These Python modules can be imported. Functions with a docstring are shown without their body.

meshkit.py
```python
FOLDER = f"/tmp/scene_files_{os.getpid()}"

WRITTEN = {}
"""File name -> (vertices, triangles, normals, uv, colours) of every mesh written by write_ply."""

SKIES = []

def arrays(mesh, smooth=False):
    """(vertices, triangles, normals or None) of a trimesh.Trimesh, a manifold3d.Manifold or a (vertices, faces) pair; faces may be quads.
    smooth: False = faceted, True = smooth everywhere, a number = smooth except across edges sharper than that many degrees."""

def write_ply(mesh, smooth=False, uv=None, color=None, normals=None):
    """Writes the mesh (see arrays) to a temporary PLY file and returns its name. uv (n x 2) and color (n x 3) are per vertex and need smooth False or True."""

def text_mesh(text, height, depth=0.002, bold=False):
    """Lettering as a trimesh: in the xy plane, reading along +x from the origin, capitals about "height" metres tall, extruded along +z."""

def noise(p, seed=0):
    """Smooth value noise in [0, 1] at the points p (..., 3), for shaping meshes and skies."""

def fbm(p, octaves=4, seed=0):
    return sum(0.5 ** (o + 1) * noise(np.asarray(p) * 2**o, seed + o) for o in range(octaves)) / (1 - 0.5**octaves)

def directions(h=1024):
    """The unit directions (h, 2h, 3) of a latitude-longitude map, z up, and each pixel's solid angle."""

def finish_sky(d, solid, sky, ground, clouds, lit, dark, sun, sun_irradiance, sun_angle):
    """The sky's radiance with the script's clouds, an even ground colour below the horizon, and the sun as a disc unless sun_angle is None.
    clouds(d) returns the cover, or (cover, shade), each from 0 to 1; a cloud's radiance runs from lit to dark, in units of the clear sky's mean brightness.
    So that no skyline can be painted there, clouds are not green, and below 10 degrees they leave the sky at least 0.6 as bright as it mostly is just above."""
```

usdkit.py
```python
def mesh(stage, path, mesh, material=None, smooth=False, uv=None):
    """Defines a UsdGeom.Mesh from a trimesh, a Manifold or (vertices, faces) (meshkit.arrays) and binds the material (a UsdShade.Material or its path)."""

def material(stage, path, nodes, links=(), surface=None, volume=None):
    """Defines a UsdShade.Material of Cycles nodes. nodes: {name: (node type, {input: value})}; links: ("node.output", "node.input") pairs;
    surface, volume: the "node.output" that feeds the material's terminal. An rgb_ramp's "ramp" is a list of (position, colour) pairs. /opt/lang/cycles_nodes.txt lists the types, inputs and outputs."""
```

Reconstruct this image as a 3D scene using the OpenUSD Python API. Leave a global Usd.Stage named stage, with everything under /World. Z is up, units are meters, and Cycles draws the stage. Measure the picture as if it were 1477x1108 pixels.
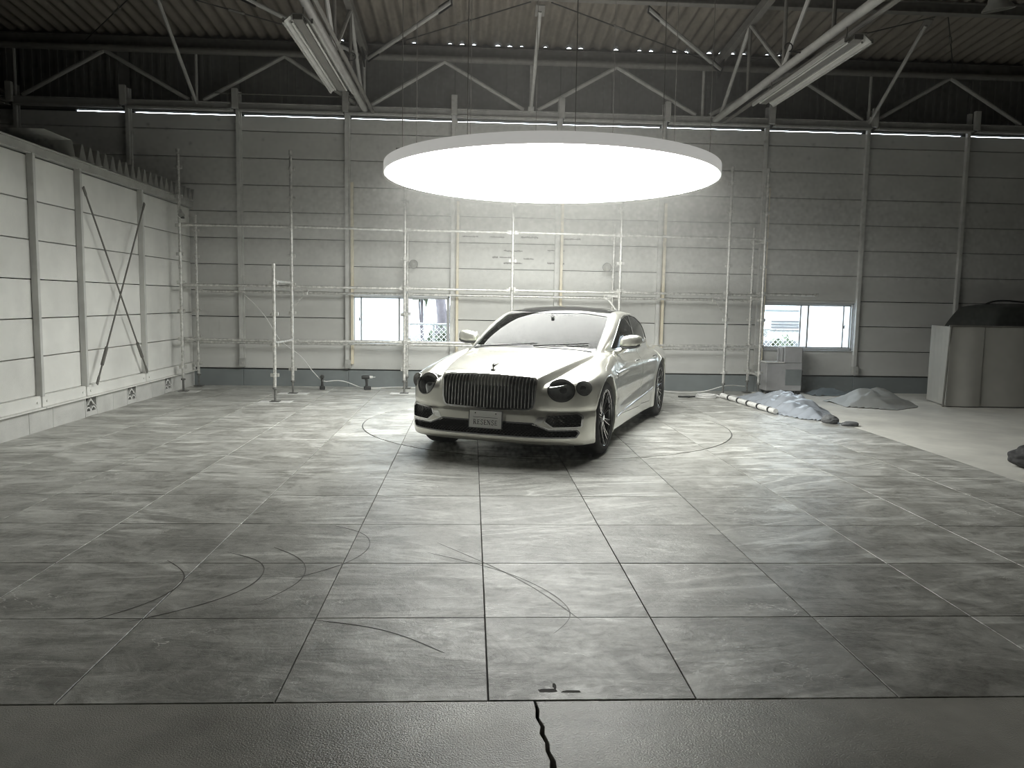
import math, random
import numpy as np
import trimesh, manifold3d, shapely
import shapely.geometry as sg
from shapely import affinity, ops
import usdkit, meshkit
from pxr import Usd, UsdGeom, UsdLux, UsdShade, Gf, Sdf, Vt

random.seed(7)
RNG = np.random.default_rng(7)
stage = Usd.Stage.CreateInMemory()
UsdGeom.SetStageUpAxis(stage, 'Z')
UsdGeom.SetStageMetersPerUnit(stage, 1.0)
UsdGeom.Xform.Define(stage, '/World')

# ------------------------------------------------------------------ camera, daylight, exposure
cam = UsdGeom.Camera.Define(stage, '/World/camera')
cR, cU, cF = (0.99857733, -0.05037268, 0.01749047), (-0.01222739, 0.10295691, 0.99461066), (0.05190197, 0.99340952, -0.10219451)
cam.AddTransformOp().Set(Gf.Matrix4d(*cR, 0, *cU, 0, -cF[0], -cF[1], -cF[2], 0, 0, 0, 1.53, 1))
cam.CreateHorizontalApertureAttr(36.0)
cam.CreateVerticalApertureAttr(36.0 * 1108 / 1477)
cam.CreateFocalLengthAttr(36.0 * 1148.0 / 1477)
cam.CreateClippingRangeAttr((0.05, 500.0))
cam.CreateExposureAttr(0.0)
dome = UsdLux.DomeLight.Define(stage, '/World/sky')      # an overcast white-blue sky outside the windows
dome.CreateIntensityAttr(3.4)
dome.CreateColorAttr(Gf.Vec3f(0.80, 0.90, 1.0))
LAMP = 11.4            # radiance of the luminous ceiling disc
HAZE = 0.026         # dust in the air of the hall, per metre

# ------------------------------------------------------------------ helpers: objects
COUNT = {}
def path_of(name, parent):
    base = '/World' if parent is None else str(parent.GetPath())
    key = (base, name); k = COUNT.get(key, 0); COUNT[key] = k + 1
    return f'{base}/{name}' + (f'_{k:03d}' if k else '')

def tag(p, label=None, cat=None, group=None, kind=None):
    for k, v in (('label', label), ('category', cat), ('group', group), ('kind', kind)):
        if v: p.SetCustomDataByKey(k, v)
    return p

def thing(name, label=None, cat=None, loc=(0, 0, 0), rotz=0.0, group=None, kind=None, rot=None, parent=None):
    x = UsdGeom.Xform.Define(stage, path_of(name, parent))
    x.AddTranslateOp().Set(Gf.Vec3d(*map(float, loc)))
    if rot: x.AddRotateXYZOp().Set(Gf.Vec3f(*rot))
    elif rotz: x.AddRotateZOp().Set(float(rotz))
    return tag(x.GetPrim(), label, cat, group, kind)

def obj(name, mesh, mat, parent=None, label=None, cat=None, group=None, kind=None, smooth=False, normals=None):
    m = usdkit.mesh(stage, path_of(name, parent), mesh, mat, smooth=smooth)
    if normals is not None:
        m.CreateNormalsAttr(Vt.Vec3fArray.FromNumpy(np.asarray(normals, np.float32))); m.SetNormalsInterpolation('vertex')
    return tag(m.GetPrim(), label, cat, group, kind)

def copy_of(root, name, label=None, loc=(0, 0, 0), rotz=0.0, group=None, parent=None, rot=None):
    was = root.GetCustomData()
    r = thing(name, label or was.get('label'), was.get('category') if parent is None else None, loc, rotz, group or was.get('group'), rot=rot, parent=parent)
    r.GetReferences().AddInternalReference(root.GetPath())
    r.SetInstanceable(True)
    return r

# ------------------------------------------------------------------ helpers: meshes
def cat(ms): return trimesh.util.concatenate([m for m in ms if m is not None])
def box(x0, x1, y0, y1, z0, z1):
    m = trimesh.creation.box([abs(x1 - x0), abs(y1 - y0), abs(z1 - z0)])
    m.apply_translation([(x0 + x1) / 2, (y0 + y1) / 2, (z0 + z1) / 2]); return m
def bbox(x0, x1, y0, y1, z0, z1, b=0.006):
    """box with chamfered edges (convex hull of 24 points)"""
    lo, hi = np.array([min(x0, x1), min(y0, y1), min(z0, z1)]), np.array([max(x0, x1), max(y0, y1), max(z0, z1)])
    b = min(b, 0.45 * (hi - lo).min()); P = []
    for sx in (0, 1):
        for sy in (0, 1):
            for sz in (0, 1):
                c = np.where([sx, sy, sz], hi, lo); d = np.where([sx, sy, sz], -b, b)
                for k in range(3):
                    q = c + d; q[k] = c[k]; P.append(q)
    return trimesh.convex.convex_hull(np.array(P))
def frame_of(t, ref=None):
    t = t / np.linalg.norm(t); r = np.array([0, 0, 1.0]) if ref is None else np.asarray(ref, float)
    if abs(t @ r) > 0.95: r = np.array([1.0, 0, 0])
    a = np.cross(r, t); a /= np.linalg.norm(a); return a, np.cross(t, a)
def tube(pts, r, n=10, closed=False, caps=True):
    p = np.asarray(pts, float); N = len(p); r = np.broadcast_to(r, (N,))
    t = (np.roll(p, -1, 0) - np.roll(p, 1, 0)) if closed else np.gradient(p, axis=0)
    t /= np.linalg.norm(t, axis=1, keepdims=True) + 1e-12
    a, b = frame_of(t[0]); V = []; ang = np.arange(n) * 2 * np.pi / n
    for i in range(N):
        a = a - t[i] * (a @ t[i]); a /= np.linalg.norm(a); b = np.cross(t[i], a)
        V.append(p[i] + r[i] * (np.cos(ang)[:, None] * a + np.sin(ang)[:, None] * b))
    V = np.array(V); M = N if closed else N - 1
    i, j = np.meshgrid(np.arange(M), np.arange(n), indexing='ij'); i2, j2 = (i + 1) % N, (j + 1) % n
    q = np.stack([i * n + j, i * n + j2, i2 * n + j2, i2 * n + j], -1).reshape(-1, 4)
    F = [q[:, [0, 1, 2]], q[:, [0, 2, 3]]]; V = V.reshape(-1, 3)
    if caps and not closed:
        V = np.vstack([V, p[:1], p[-1:]]); k = np.arange(n); k2 = (k + 1) % n
        F += [np.stack([np.full(n, N * n), k2, k], 1), np.stack([np.full(n, N * n + 1), (N - 1) * n + k, (N - 1) * n + k2], 1)]
    return trimesh.Trimesh(V, np.vstack(F), process=False)
def rod(p0, p1, r, n=10): return tube([p0, p1], r, n)
def bar(p0, p1, w, h, ref=None, c=0.0):
    """rectangular bar from p0 to p1, w across, h along ref"""
    p0, p1 = np.asarray(p0, float), np.asarray(p1, float); t = p1 - p0; L = np.linalg.norm(t)
    a, b = frame_of(t, ref); m = bbox(-w / 2, w / 2, -h / 2, h / 2, 0, L, c) if c else box(-w / 2, w / 2, -h / 2, h / 2, 0, L)
    T = np.eye(4); T[:3, 0], T[:3, 1], T[:3, 2], T[:3, 3] = a, b, t / L, p0
    m.apply_transform(T); return m
def lathe(prof, n=32, axis='z', caps=True):
    """prof: (r, h) pairs from one end to the other"""
    P = np.asarray(prof, float); a = np.arange(n) * 2 * np.pi / n
    V = np.stack([P[:, None, 0] * np.cos(a), P[:, None, 0] * np.sin(a), np.broadcast_to(P[:, None, 1], (len(P), n))], -1).reshape(-1, 3)
    i, j = np.meshgrid(np.arange(len(P) - 1), np.arange(n), indexing='ij'); j2 = (j + 1) % n
    q = np.stack([i * n + j, i * n + j2, (i + 1) * n + j2, (i + 1) * n + j], -1).reshape(-1, 4)
    m = trimesh.Trimesh(V, np.vstack([q[:, [0, 1, 2]], q[:, [0, 2, 3]]]), process=True)
    m.update_faces(m.nondegenerate_faces())
    if axis == 'y': m.apply_transform(trimesh.transformations.rotation_matrix(-np.pi / 2, [1, 0, 0]))
    if axis == 'x': m.apply_transform(trimesh.transformations.rotation_matrix(np.pi / 2, [0, 1, 0]))
    return m
def extrude(poly, h, T=None):
    gs = getattr(poly, 'geoms', [poly])
    m = cat([trimesh.creation.extrude_polygon(g, h, engine='earcut') for g in gs if g.area > 1e-8])
    if T is not None: m.apply_transform(T)
    return m
def moved(m, x=0, y=0, z=0):
    m = m.copy(); m.apply_translation([x, y, z]); return m
def grid(V):
    """(n, m, 3) points -> quad sheet"""
    n, m = V.shape[:2]; i, j = np.meshgrid(np.arange(n - 1), np.arange(m - 1), indexing='ij')
    q = np.stack([i * m + j, (i + 1) * m + j, (i + 1) * m + j + 1, i * m + j + 1], -1).reshape(-1, 4)
    return trimesh.Trimesh(V.reshape(-1, 3), np.vstack([q[:, [0, 1, 2]], q[:, [0, 2, 3]]]), process=False)
def thicken(V, N, t):
    """a sheet of points V with unit normals N -> a closed shell of thickness t behind it"""
    n, m = V.shape[:2]; A, B = grid(V), grid(V - N * t)
    B.faces = B.faces[:, ::-1]
    idx = np.arange(n * m).reshape(n, m); ring = np.r_[idx[:-1, 0], idx[-1, :-1], idx[:0:-1, -1], idx[0, :0:-1]]; r2 = np.roll(ring, -1); o = n * m
    W = np.vstack([np.stack([r2, ring, ring + o], 1), np.stack([r2, ring + o, r2 + o], 1)])
    return trimesh.Trimesh(np.vstack([A.vertices, B.vertices]), np.vstack([A.faces, B.faces + o, W]), process=False)
def arc(c, r, a0, a1, n, u=(1, 0, 0), v=(0, 0, 1)):
    a = np.radians(np.linspace(a0, a1, n)); return np.asarray(c, float) + r * (np.cos(a)[:, None] * np.asarray(u, float) + np.sin(a)[:, None] * np.asarray(v, float))
def spline(P, n):
    from scipy.interpolate import CubicSpline
    P = np.asarray(P, float); t = np.r_[0, np.cumsum(np.linalg.norm(np.diff(P, axis=0), axis=1))]
    return CubicSpline(t, P, bc_type='natural')(np.linspace(0, t[-1], n))

# ------------------------------------------------------------------ materials
M = {}
def mat(name, color=(.5, .5, .5), rough=.5, metal=0.0, var=0.0, scale=6.0, bump=0.0, bscale=40.0, color2=None, stretch=(1, 1, 1), rvar=0.0, detail=4.0, **kw):
    N = {'p': ('principled_bsdf', dict(base_color=color, roughness=rough, metallic=metal, **kw))}; L = []
    if var or bump or color2 is not None or rvar:
        N['g'] = ('geometry', {}); N['m'] = ('mapping', {'scale': stretch}); L += [('g.position', 'm.vector')]
    if var or color2 is not None:
        N['n'] = ('noise_texture', {'scale': scale, 'detail': detail, 'roughness': .6}); L += [('m.vector', 'n.vector')]
        c2 = color2 if color2 is not None else tuple(c * (1 + var) for c in color)
        c1 = color if color2 is not None else tuple(c * (1 - var) for c in color)
        N['r'] = ('rgb_ramp', {'ramp': [(0.32, c1), (0.68, c2)]}); L += [('n.fac', 'r.fac'), ('r.color', 'p.base_color')]
    if rvar:
        N['n3'] = ('noise_texture', {'scale': scale * 1.7, 'detail': 3.0}); N['mr'] = ('map_range', {'from_min': .3, 'from_max': .7, 'to_min': max(.03, rough - rvar), 'to_max': rough + rvar})
        L += [('m.vector', 'n3.vector'), ('n3.fac', 'mr.value'), ('mr.result', 'p.roughness')]
    if bump:
        N['n2'] = ('noise_texture', {'scale': bscale, 'detail': 5.0}); N['b'] = ('bump', {'strength': 1.0, 'distance': bump})
        L += [('m.vector', 'n2.vector'), ('n2.fac', 'b.height'), ('b.normal', 'p.normal')]
    M[name] = usdkit.material(stage, '/World/Looks/' + name, N, L, surface='p.BSDF'); return M[name]

def floor_mat(name, dark, light, rough, per_tile=True):
    """stamped slate finish: cloudy streaks that run across each tile, pale veins and a chipped relief"""
    N = {'g': ('geometry', {}), 'oi': ('object_info', {}), 'rs': ('math', {'math_type': 'multiply', 'value2': 37.0}), 'rv': ('combine_xyz', {}),
         'add': ('vector_math', {'math_type': 'add'}),
         'rot': ('mapping', {'rotation': (0, 0, .10), 'scale': (.75, 3.0, 1)}),
         'ra': ('math', {'math_type': 'multiply_add', 'value2': .85, 'value3': -.42}), 'vr': ('vector_rotate', {'rotate_type': 'z_axis'}), 'ms': ('mapping', {'scale': (.42, 2.1, 1)}),
         'ns': ('noise_texture', {'scale': 1.35, 'detail': 3.5, 'roughness': .5, 'distortion': .9}), 'sa': ('math', {'math_type': 'subtract', 'value2': .5}), 'sb': ('math', {'math_type': 'absolute'}),
         'sc': ('map_range', {'from_min': .0, 'from_max': .055, 'to_min': 1.0, 'to_max': 0.0, 'clamp': True}), 'sm': ('noise_texture', {'scale': .9, 'detail': 1.0}), 'sn': ('map_range', {'from_min': .42, 'from_max': .64, 'to_min': 0.0, 'to_max': .62, 'clamp': True}),
         'sd': ('math', {'math_type': 'multiply'}), 'fg': ('map_range', {'from_min': .3, 'from_max': .7, 'to_min': .45, 'to_max': 1.1}), 'se': ('math', {'math_type': 'multiply'}), 'sum0': ('math', {'math_type': 'add'}),
         'n4': ('noise_texture', {'scale': 2.6, 'detail': 11.0, 'roughness': .70, 'distortion': .8}), 'm4': ('map_range', {'from_min': .46, 'from_max': .68, 'to_min': 0.0, 'to_max': .50, 'clamp': True}), 'rm': ('math', {'math_type': 'multiply_add', 'value2': -.30, 'value3': .03}), 'ra2': ('math', {'math_type': 'add'}), 'sum9': ('math', {'math_type': 'add'}),
         'n1': ('noise_texture', {'scale': 1.5, 'detail': 12.0, 'roughness': .68, 'distortion': 1.6}),
         'r1': ('rgb_ramp', {'ramp': [(.28, (0, 0, 0)), (.46, (.10, .10, .10)), (.56, (.24, .24, .24)), (.64, (.60, .60, .60)), (.78, (1, 1, 1))]}),
         'n2': ('noise_texture', {'scale': 17.0, 'detail': 9.0, 'roughness': .74, 'distortion': .5}),
         'r2': ('map_range', {'from_min': .35, 'from_max': .75, 'to_min': 0.0, 'to_max': 1.0, 'clamp': True}),
         'mx': ('mix_float', {'fac': .28}),
         'mapv': ('mapping', {'rotation': (0, 0, -.18), 'scale': (.8, 1.7, 1)}),
         'nv': ('noise_texture', {'scale': 1.6, 'detail': 6.0, 'roughness': .62, 'distortion': .6}),
         'va': ('math', {'math_type': 'subtract', 'value2': .5}), 'vb': ('math', {'math_type': 'absolute'}),
         'vc': ('map_range', {'from_min': 0.0, 'from_max': .0045, 'to_min': 1.0, 'to_max': 0.0, 'clamp': True}),
         'nm': ('noise_texture', {'scale': 1.3, 'detail': 2.0}), 'vm': ('map_range', {'from_min': .52, 'from_max': .66, 'to_min': 0.0, 'to_max': 1.0, 'clamp': True}),
         'v': ('math', {'math_type': 'multiply'}), 'v2': ('math', {'math_type': 'multiply', 'value2': .75}),
         'sum': ('math', {'math_type': 'add', 'use_clamp': True}),
         'col': ('mix_color', {'a': dark, 'b': light}),
         'rr': ('map_range', {'from_min': 0.0, 'from_max': 1.0, 'to_min': rough + .10, 'to_max': rough - .15}),
         'hb': ('math', {'math_type': 'multiply_add', 'value2': .7}),
         'b': ('bump', {'strength': 1.0, 'distance': .0048}),
         'p': ('principled_bsdf', {'specular_ior_level': .5})}
    L = [('oi.random', 'rs.value1'), ('rs.value', 'rv.x'), ('rs.value', 'rv.y'), ('g.position', 'add.vector1'), ('rv.vector', 'add.vector2'),
         ('add.vector', 'rot.vector'), ('rot.vector', 'n1.vector'), ('n1.fac', 'r1.fac'), ('add.vector', 'n2.vector'), ('n2.fac', 'r2.value'), ('r1.color', 'mx.a'), ('r2.result', 'mx.b'),
         ('add.vector', 'mapv.vector'), ('mapv.vector', 'nv.vector'), ('nv.fac', 'va.value1'), ('va.value', 'vb.value1'), ('vb.value', 'vc.value'), ('add.vector', 'nm.vector'), ('nm.fac', 'vm.value'),
         ('oi.random', 'ra.value1'), ('ra.value', 'vr.angle'), ('add.vector', 'vr.vector'), ('vr.vector', 'ms.vector'), ('ms.vector', 'ns.vector'), ('ns.fac', 'sa.value1'), ('sa.value', 'sb.value1'), ('sb.value', 'sc.value'), ('add.vector', 'sm.vector'), ('sm.fac', 'sn.value'), ('sc.result', 'sd.value1'), ('sn.result', 'sd.value2'), ('n2.fac', 'fg.value'), ('sd.value', 'se.value1'), ('fg.result', 'se.value2'),
         ('vc.result', 'v.value1'), ('vm.result', 'v.value2'), ('v.value', 'v2.value1'), ('add.vector', 'n4.vector'), ('n4.fac', 'm4.value'), ('mx.result', 'sum9.value1'), ('m4.result', 'sum9.value2'), ('sum9.value', 'sum0.value1'), ('se.value', 'sum0.value2'), ('m4.result', 'rm.value1'), ('sum0.value', 'sum.value1'), ('v2.value', 'sum.value2'),
         ('sum.value', 'col.fac'), ('col.result', 'p.base_color'), ('mx.result', 'rr.value'), ('rr.result', 'ra2.value1'), ('rm.value', 'ra2.value2'), ('ra2.value', 'p.roughness'),
         ('n2.fac', 'hb.value1'), ('n1.fac', 'hb.value3'), ('hb.value', 'b.height'), ('b.normal', 'p.normal')]
    M[name] = usdkit.material(stage, '/World/Looks/' + name, N, L, surface='p.BSDF')

floor_mat('slate', (.175, .171, .152), (.86, .86, .82), .30)
mat('concrete', (.46, .45, .415), .26, var=.26, scale=1.7, bump=.0024, bscale=150, rvar=.09)
mat('pale_concrete', (.72, .71, .66), .75, var=.18, scale=.9, bump=.002, bscale=50)
mat('screed', (.10, .10, .095), .9)
mat('panel_paint', (.57, .57, .55), .62, var=.05, scale=1.6, bump=.0012, bscale=60, stretch=(1, 1, 2.2))
mat('panel_paint_b', (.61, .61, .59), .62, var=.05, scale=1.3, bump=.0012, bscale=60, stretch=(1, 1, 2.2))
mat('left_paint', (.82, .82, .79), .55, var=.09, scale=1.4, bump=.001, bscale=60)
mat('left_paint_b', (.77, .77, .74), .55, var=.09, scale=1.4, bump=.001, bscale=60)
mat('joint', (.06, .06, .058), .9)
mat('plinth_paint', (.22, .245, .25), .6, var=.12, scale=1.5, bump=.001)
mat('stain', (.16, .155, .145), .8, var=.3, scale=20)
mat('column_paint', (.60, .60, .58), .5, var=.1, scale=5)
mat('steel_paint', (.42, .42, .40), .5, var=.12, scale=5)
mat('steel_dark', (.17, .165, .15), .55, var=.15, scale=5)
mat('steel_black', (.02, .02, .02), .5)
mat('roof_sheet', (.19, .17, .142), .7, var=.2, scale=2.0, stretch=(6, 1, 1))
mat('siding', (.13, .13, .122), .7, var=.15, scale=3)
mat('folded', (.36, .36, .34), .5, var=.1, scale=4)
mat('block', (.62, .62, .60), .85, var=.08, scale=4, bump=.002, bscale=90)
mat('galv', (.46, .46, .44), .42, .55, color2=(.80, .79, .76), scale=22, rvar=.12)
mat('galv_dark', (.20, .20, .19), .5, .6, var=.3, scale=25)
mat('plate_white', (.72, .72, .70), .55, var=.12, scale=30)
mat('timber', (.70, .63, .48), .6, color2=(.78, .71, .56), scale=14, stretch=(3, 3, .3))
mat('alu', (.62, .63, .64), .35, .4)
mat('white_plastic', (.78, .78, .76), .4)
mat('black_plastic', (.025, .026, .026), .45)
mat('grey_plastic', (.17, .17, .17), .45)
mat('rubber', (.018, .018, .018), .75)
mat('chrome', (.82, .82, .82), .07, 1.0)
mat('dark_chrome', (.16, .16, .165), .16, 1.0)
mat('lens_grey', (.24, .24, .22), .3, coat_weight=.6)
M['lamp_face'] = usdkit.material(stage, '/World/Looks/lamp_face', {'e': ('emission', {'color': (.99, 1.0, .95), 'strength': LAMP})}, surface='e.emission')
def pane_mat(name, tint, ior=1.5, rough=0.0):
    M[name] = usdkit.material(stage, '/World/Looks/' + name, {'t': ('transparent_bsdf', {'color': tint}), 'g': ('glossy_bsdf', {'color': (1, 1, 1), 'roughness': rough}), 'f': ('fresnel', {'IOR': ior}), 'x': ('mix_closure', {})},
        [('f.fac', 'x.fac'), ('t.BSDF', 'x.closure1'), ('g.BSDF', 'x.closure2')], surface='x.closure')
pane_mat('clear_pane', (.95, .97, .97))
M['frosted'] = usdkit.material(stage, '/World/Looks/frosted', {'d': ('translucent_bsdf', {'color': (.93, .96, .97)}), 'g': ('diffuse_bsdf', {'color': (.5, .53, .55)}), 'x': ('mix_closure', {'fac': .2})},
    [('d.BSDF', 'x.closure1'), ('g.BSDF', 'x.closure2')], surface='x.closure')
M['sheet_film'] = usdkit.material(stage, '/World/Looks/sheet_film', {'d': ('translucent_bsdf', {'color': (.7, .75, .82)}), 'g': ('principled_bsdf', {'base_color': (.52, .56, .62), 'roughness': .25}), 'x': ('mix_closure', {'fac': .75})},
    [('d.BSDF', 'x.closure1'), ('g.BSDF', 'x.closure2')], surface='x.closure')
# ================================================================== THE SETTING
TP = 0.8135; TX0, TY0 = -4.798, 2.928       # stamped floor grid: pitch and corner
NX, NY = 12, 14
YW = 14.10                                    # inner face of the back wall
XL = -4.83                                    # inner face of the left wall
TC, TR = (0.955, 9.97), 2.285                 # turntable

# ---- floor: tiles that the turntable's rim cuts through are cut for real
def slab_mesh(poly, z1=0.0, t=0.0088, b=0.002):
    """polygon prism with a small chamfer round its top edge"""
    out = []
    for g in getattr(poly, 'geoms', [poly]):
        if g.area < 1e-4: continue
        g = sg.polygon.orient(g)
        inner = g.buffer(-b, join_style=2)
        if inner.is_empty or inner.geom_type != 'Polygon' or len(inner.exterior.coords) != len(g.exterior.coords):
            out.append(moved(extrude(g, t), z=z1 - t)); continue
        o, i = np.array(g.exterior.coords)[:-1], np.array(sg.polygon.orient(inner).exterior.coords)[:-1]
        k = np.argmin(((i - o[0]) ** 2).sum(1)); i = np.roll(i, -k, 0); n = len(o)
        V = np.vstack([np.c_[o, np.full(n, z1 - t)], np.c_[o, np.full(n, z1 - b)], np.c_[i, np.full(n, z1)]])
        a = np.arange(n); c = (a + 1) % n
        F = [np.stack([a, c, c + n], 1), np.stack([a, c + n, a + n], 1), np.stack([a + n, c + n, c + 2 * n], 1), np.stack([a + n, c + 2 * n, a + 2 * n], 1)]
        top = trimesh.creation.triangulate_polygon(sg.Polygon(i), engine='earcut')
        from scipy.spatial import cKDTree
        tri = cKDTree(i).query(top[0])[1][top[1]]
        e1, e2 = i[tri[:, 1]] - i[tri[:, 0]], i[tri[:, 2]] - i[tri[:, 0]]
        sgn = e1[:, 0] * e2[:, 1] - e1[:, 1] * e2[:, 0]; tri[sgn < 0] = tri[sgn < 0][:, ::-1]
        out.append(trimesh.Trimesh(V, np.vstack(F + [tri + 2 * n]), process=False))
    return cat(out) if out else None
floor = thing('floor', kind='structure')
obj('sub_base', box(-9.6, 14.2, 2.9, 14.6, -.12, -.009), M['screed'], floor)
obj('sub_base', box(-9.6, 14.2, -5.2, 2.9, -.14, -.09), M['steel_black'], floor)
turntable = thing('turntable', 'round vehicle turntable cut flush into the grey tiled floor beneath the car', 'turntable', (TC[0], TC[1], 0))
rim_out, rim_in = sg.Point(TC).buffer(TR + .008, 48), sg.Point(TC).buffer(TR - .008, 48)
obj('rim', moved(lathe([(TR - .0065, -.0089), (TR - .0065, -.007), (TR + .0065, -.007), (TR + .0065, -.0089)], 128), 0, 0, 0), M['galv_dark'], turntable, label='dark steel rim ring set down in the round gap')
jw = 0.0025
for j in range(NY):
    for i in range(NX):
        x0, x1, y0, y1 = TX0 + i * TP, TX0 + (i + 1) * TP, TY0 + j * TP, min(TY0 + (j + 1) * TP, YW + .02)
        if i == 0: x0 = XL - .02
        cell = sg.box(x0 + jw, y0 + jw, x1 - jw, y1 - jw)
        dz = -RNG.uniform(0, .0012)
        o = slab_mesh(cell.difference(rim_out).simplify(.001), dz)
        if o is not None: obj('tile', o, M['slate'], floor)
        w = cell.intersection(rim_in)
        if not w.is_empty and w.area > .003:
            obj('tile', moved(slab_mesh(affinity.translate(w.simplify(.001), -TC[0], -TC[1]), dz)), M['slate'], turntable)
# ---- front apron, split by a ragged crack; pale concrete right of the tiles
cr = np.array([(.262, 2.924), (.268, 2.86), (.262, 2.80), (.276, 2.74), (.270, 2.69), (.283, 2.63), (.280, 2.58), (.292, 2.52), (.288, 2.47), (.300, 2.41), (.299, 2.36), (.308, 2.30), (.304, 2.24), (.314, 2.16), (.310, 2.0), (.33, 1.6), (.32, 1.2), (.34, .6), (.33, 0), (.34, -1.5), (.33, -3), (.35, -5.2)])
wd = np.interp(np.arange(len(cr)), [0, 6, 12, 21], [.004, .0085, .011, .012]) * (1 + .3 * RNG.uniform(-1, 1, len(cr)))
wl, wr = cr - np.c_[wd, 0 * wd], cr + np.c_[wd, 0 * wd]
obj('apron_slab', slab_mesh(sg.Polygon([(-9.6, -5.2), *wl[::-1], (-9.6, 2.924)]), -.001, .08), M['concrete'], floor, label='plain grey concrete apron left of the crack')
obj('apron_slab', slab_mesh(sg.Polygon([(14.2, 2.924), *wr, (14.2, -5.2)]), -.002, .08), M['concrete'], floor, label='plain grey concrete apron right of the crack')
obj('concrete_slab', box(TX0 + NX * TP + .012, 14.2, 2.93, 14.3, -.0085, -.004), M['pale_concrete'], floor, label='pale bare concrete beside the tiles')
obj('concrete_slab', box(-9.6, XL - .03, 2.93, 14.3, -.0085, -.004), M['pale_concrete'], floor)

# ---- wear with a shape of its own: arcs scraped by tyres, pale scuffs and dark stains
mat('scrape_dark', (.15, .147, .135), .5, specular_ior_level=.4)
mat('stain_dark', (.15, .147, .138), .75, specular_ior_level=.15)
def ribbon(pts, w, seed, z=.0006):
    rg = np.random.default_rng(seed); p = spline(pts, 40); t = np.gradient(p, axis=0); t /= np.linalg.norm(t, axis=1, keepdims=True); n = np.c_[-t[:, 1], t[:, 0]]
    ww = w * (.5 + .9 * meshkit.noise(np.c_[np.arange(40) * .35, np.zeros(40) + seed, np.zeros(40)], seed))[:, None] * np.minimum(1, np.minimum(np.arange(40), 39 - np.arange(40)) / 6 + .15)[:, None]
    poly = sg.Polygon(np.r_[p + n * ww, (p - n * ww)[::-1]]).buffer(0); return moved(extrude(poly, .0006), z=z - .0006)
for k, pts in enumerate([[(-.95, 5.35), (-.70, 5.15), (-.62, 4.85), (-.72, 4.55), (-.95, 4.30)], [(-1.45, 4.75), (-1.20, 4.55), (-1.16, 4.2), (-1.35, 3.9), (-1.6, 3.7)], [(-1.2, 4.85), (-.98, 4.6), (-.92, 4.25), (-1.05, 3.95)], [(-.25, 4.75), (.15, 4.45), (.42, 4.1), (.50, 3.75), (.40, 3.55)],
    [(-.2, 4.95), (.1, 4.55), (.35, 4.15), (.55, 3.7)], [(-1.75, 4.6), (-1.55, 4.3), (-1.60, 3.95), (-1.8, 3.7)], [(-.75, 3.72), (-.4, 3.6), (-.1, 3.35)]]):
    obj('scrape_mark', ribbon(pts, .0034, k), M['scrape_dark'], floor, label='dark curved tyre scrape on the tiles')
def blot(c, r, seed, z=.0006):
    a = np.linspace(0, 2 * np.pi, 40)[:-1]; q = np.c_[np.cos(a), np.sin(a)]; rad = .55 + .9 * meshkit.fbm(np.c_[q * 1.6 + seed, 0 * a], 3, seed)
    return moved(extrude(sg.Polygon(np.asarray(c) + q * rad[:, None] * np.asarray(r)).buffer(0), .0006), z=z - .0006)
for k, (c, r) in enumerate([((.32, 3.005), (.035, .014)), ((.41, 2.995), (.04, .010)), ((.35, 3.04), (.008, .022))]):
    obj('stain', blot(c, r, 40 + k, .0006 if c[1] > 2.93 else 0), M['stain_dark'], floor, label='small dark stain on the floor')

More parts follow.
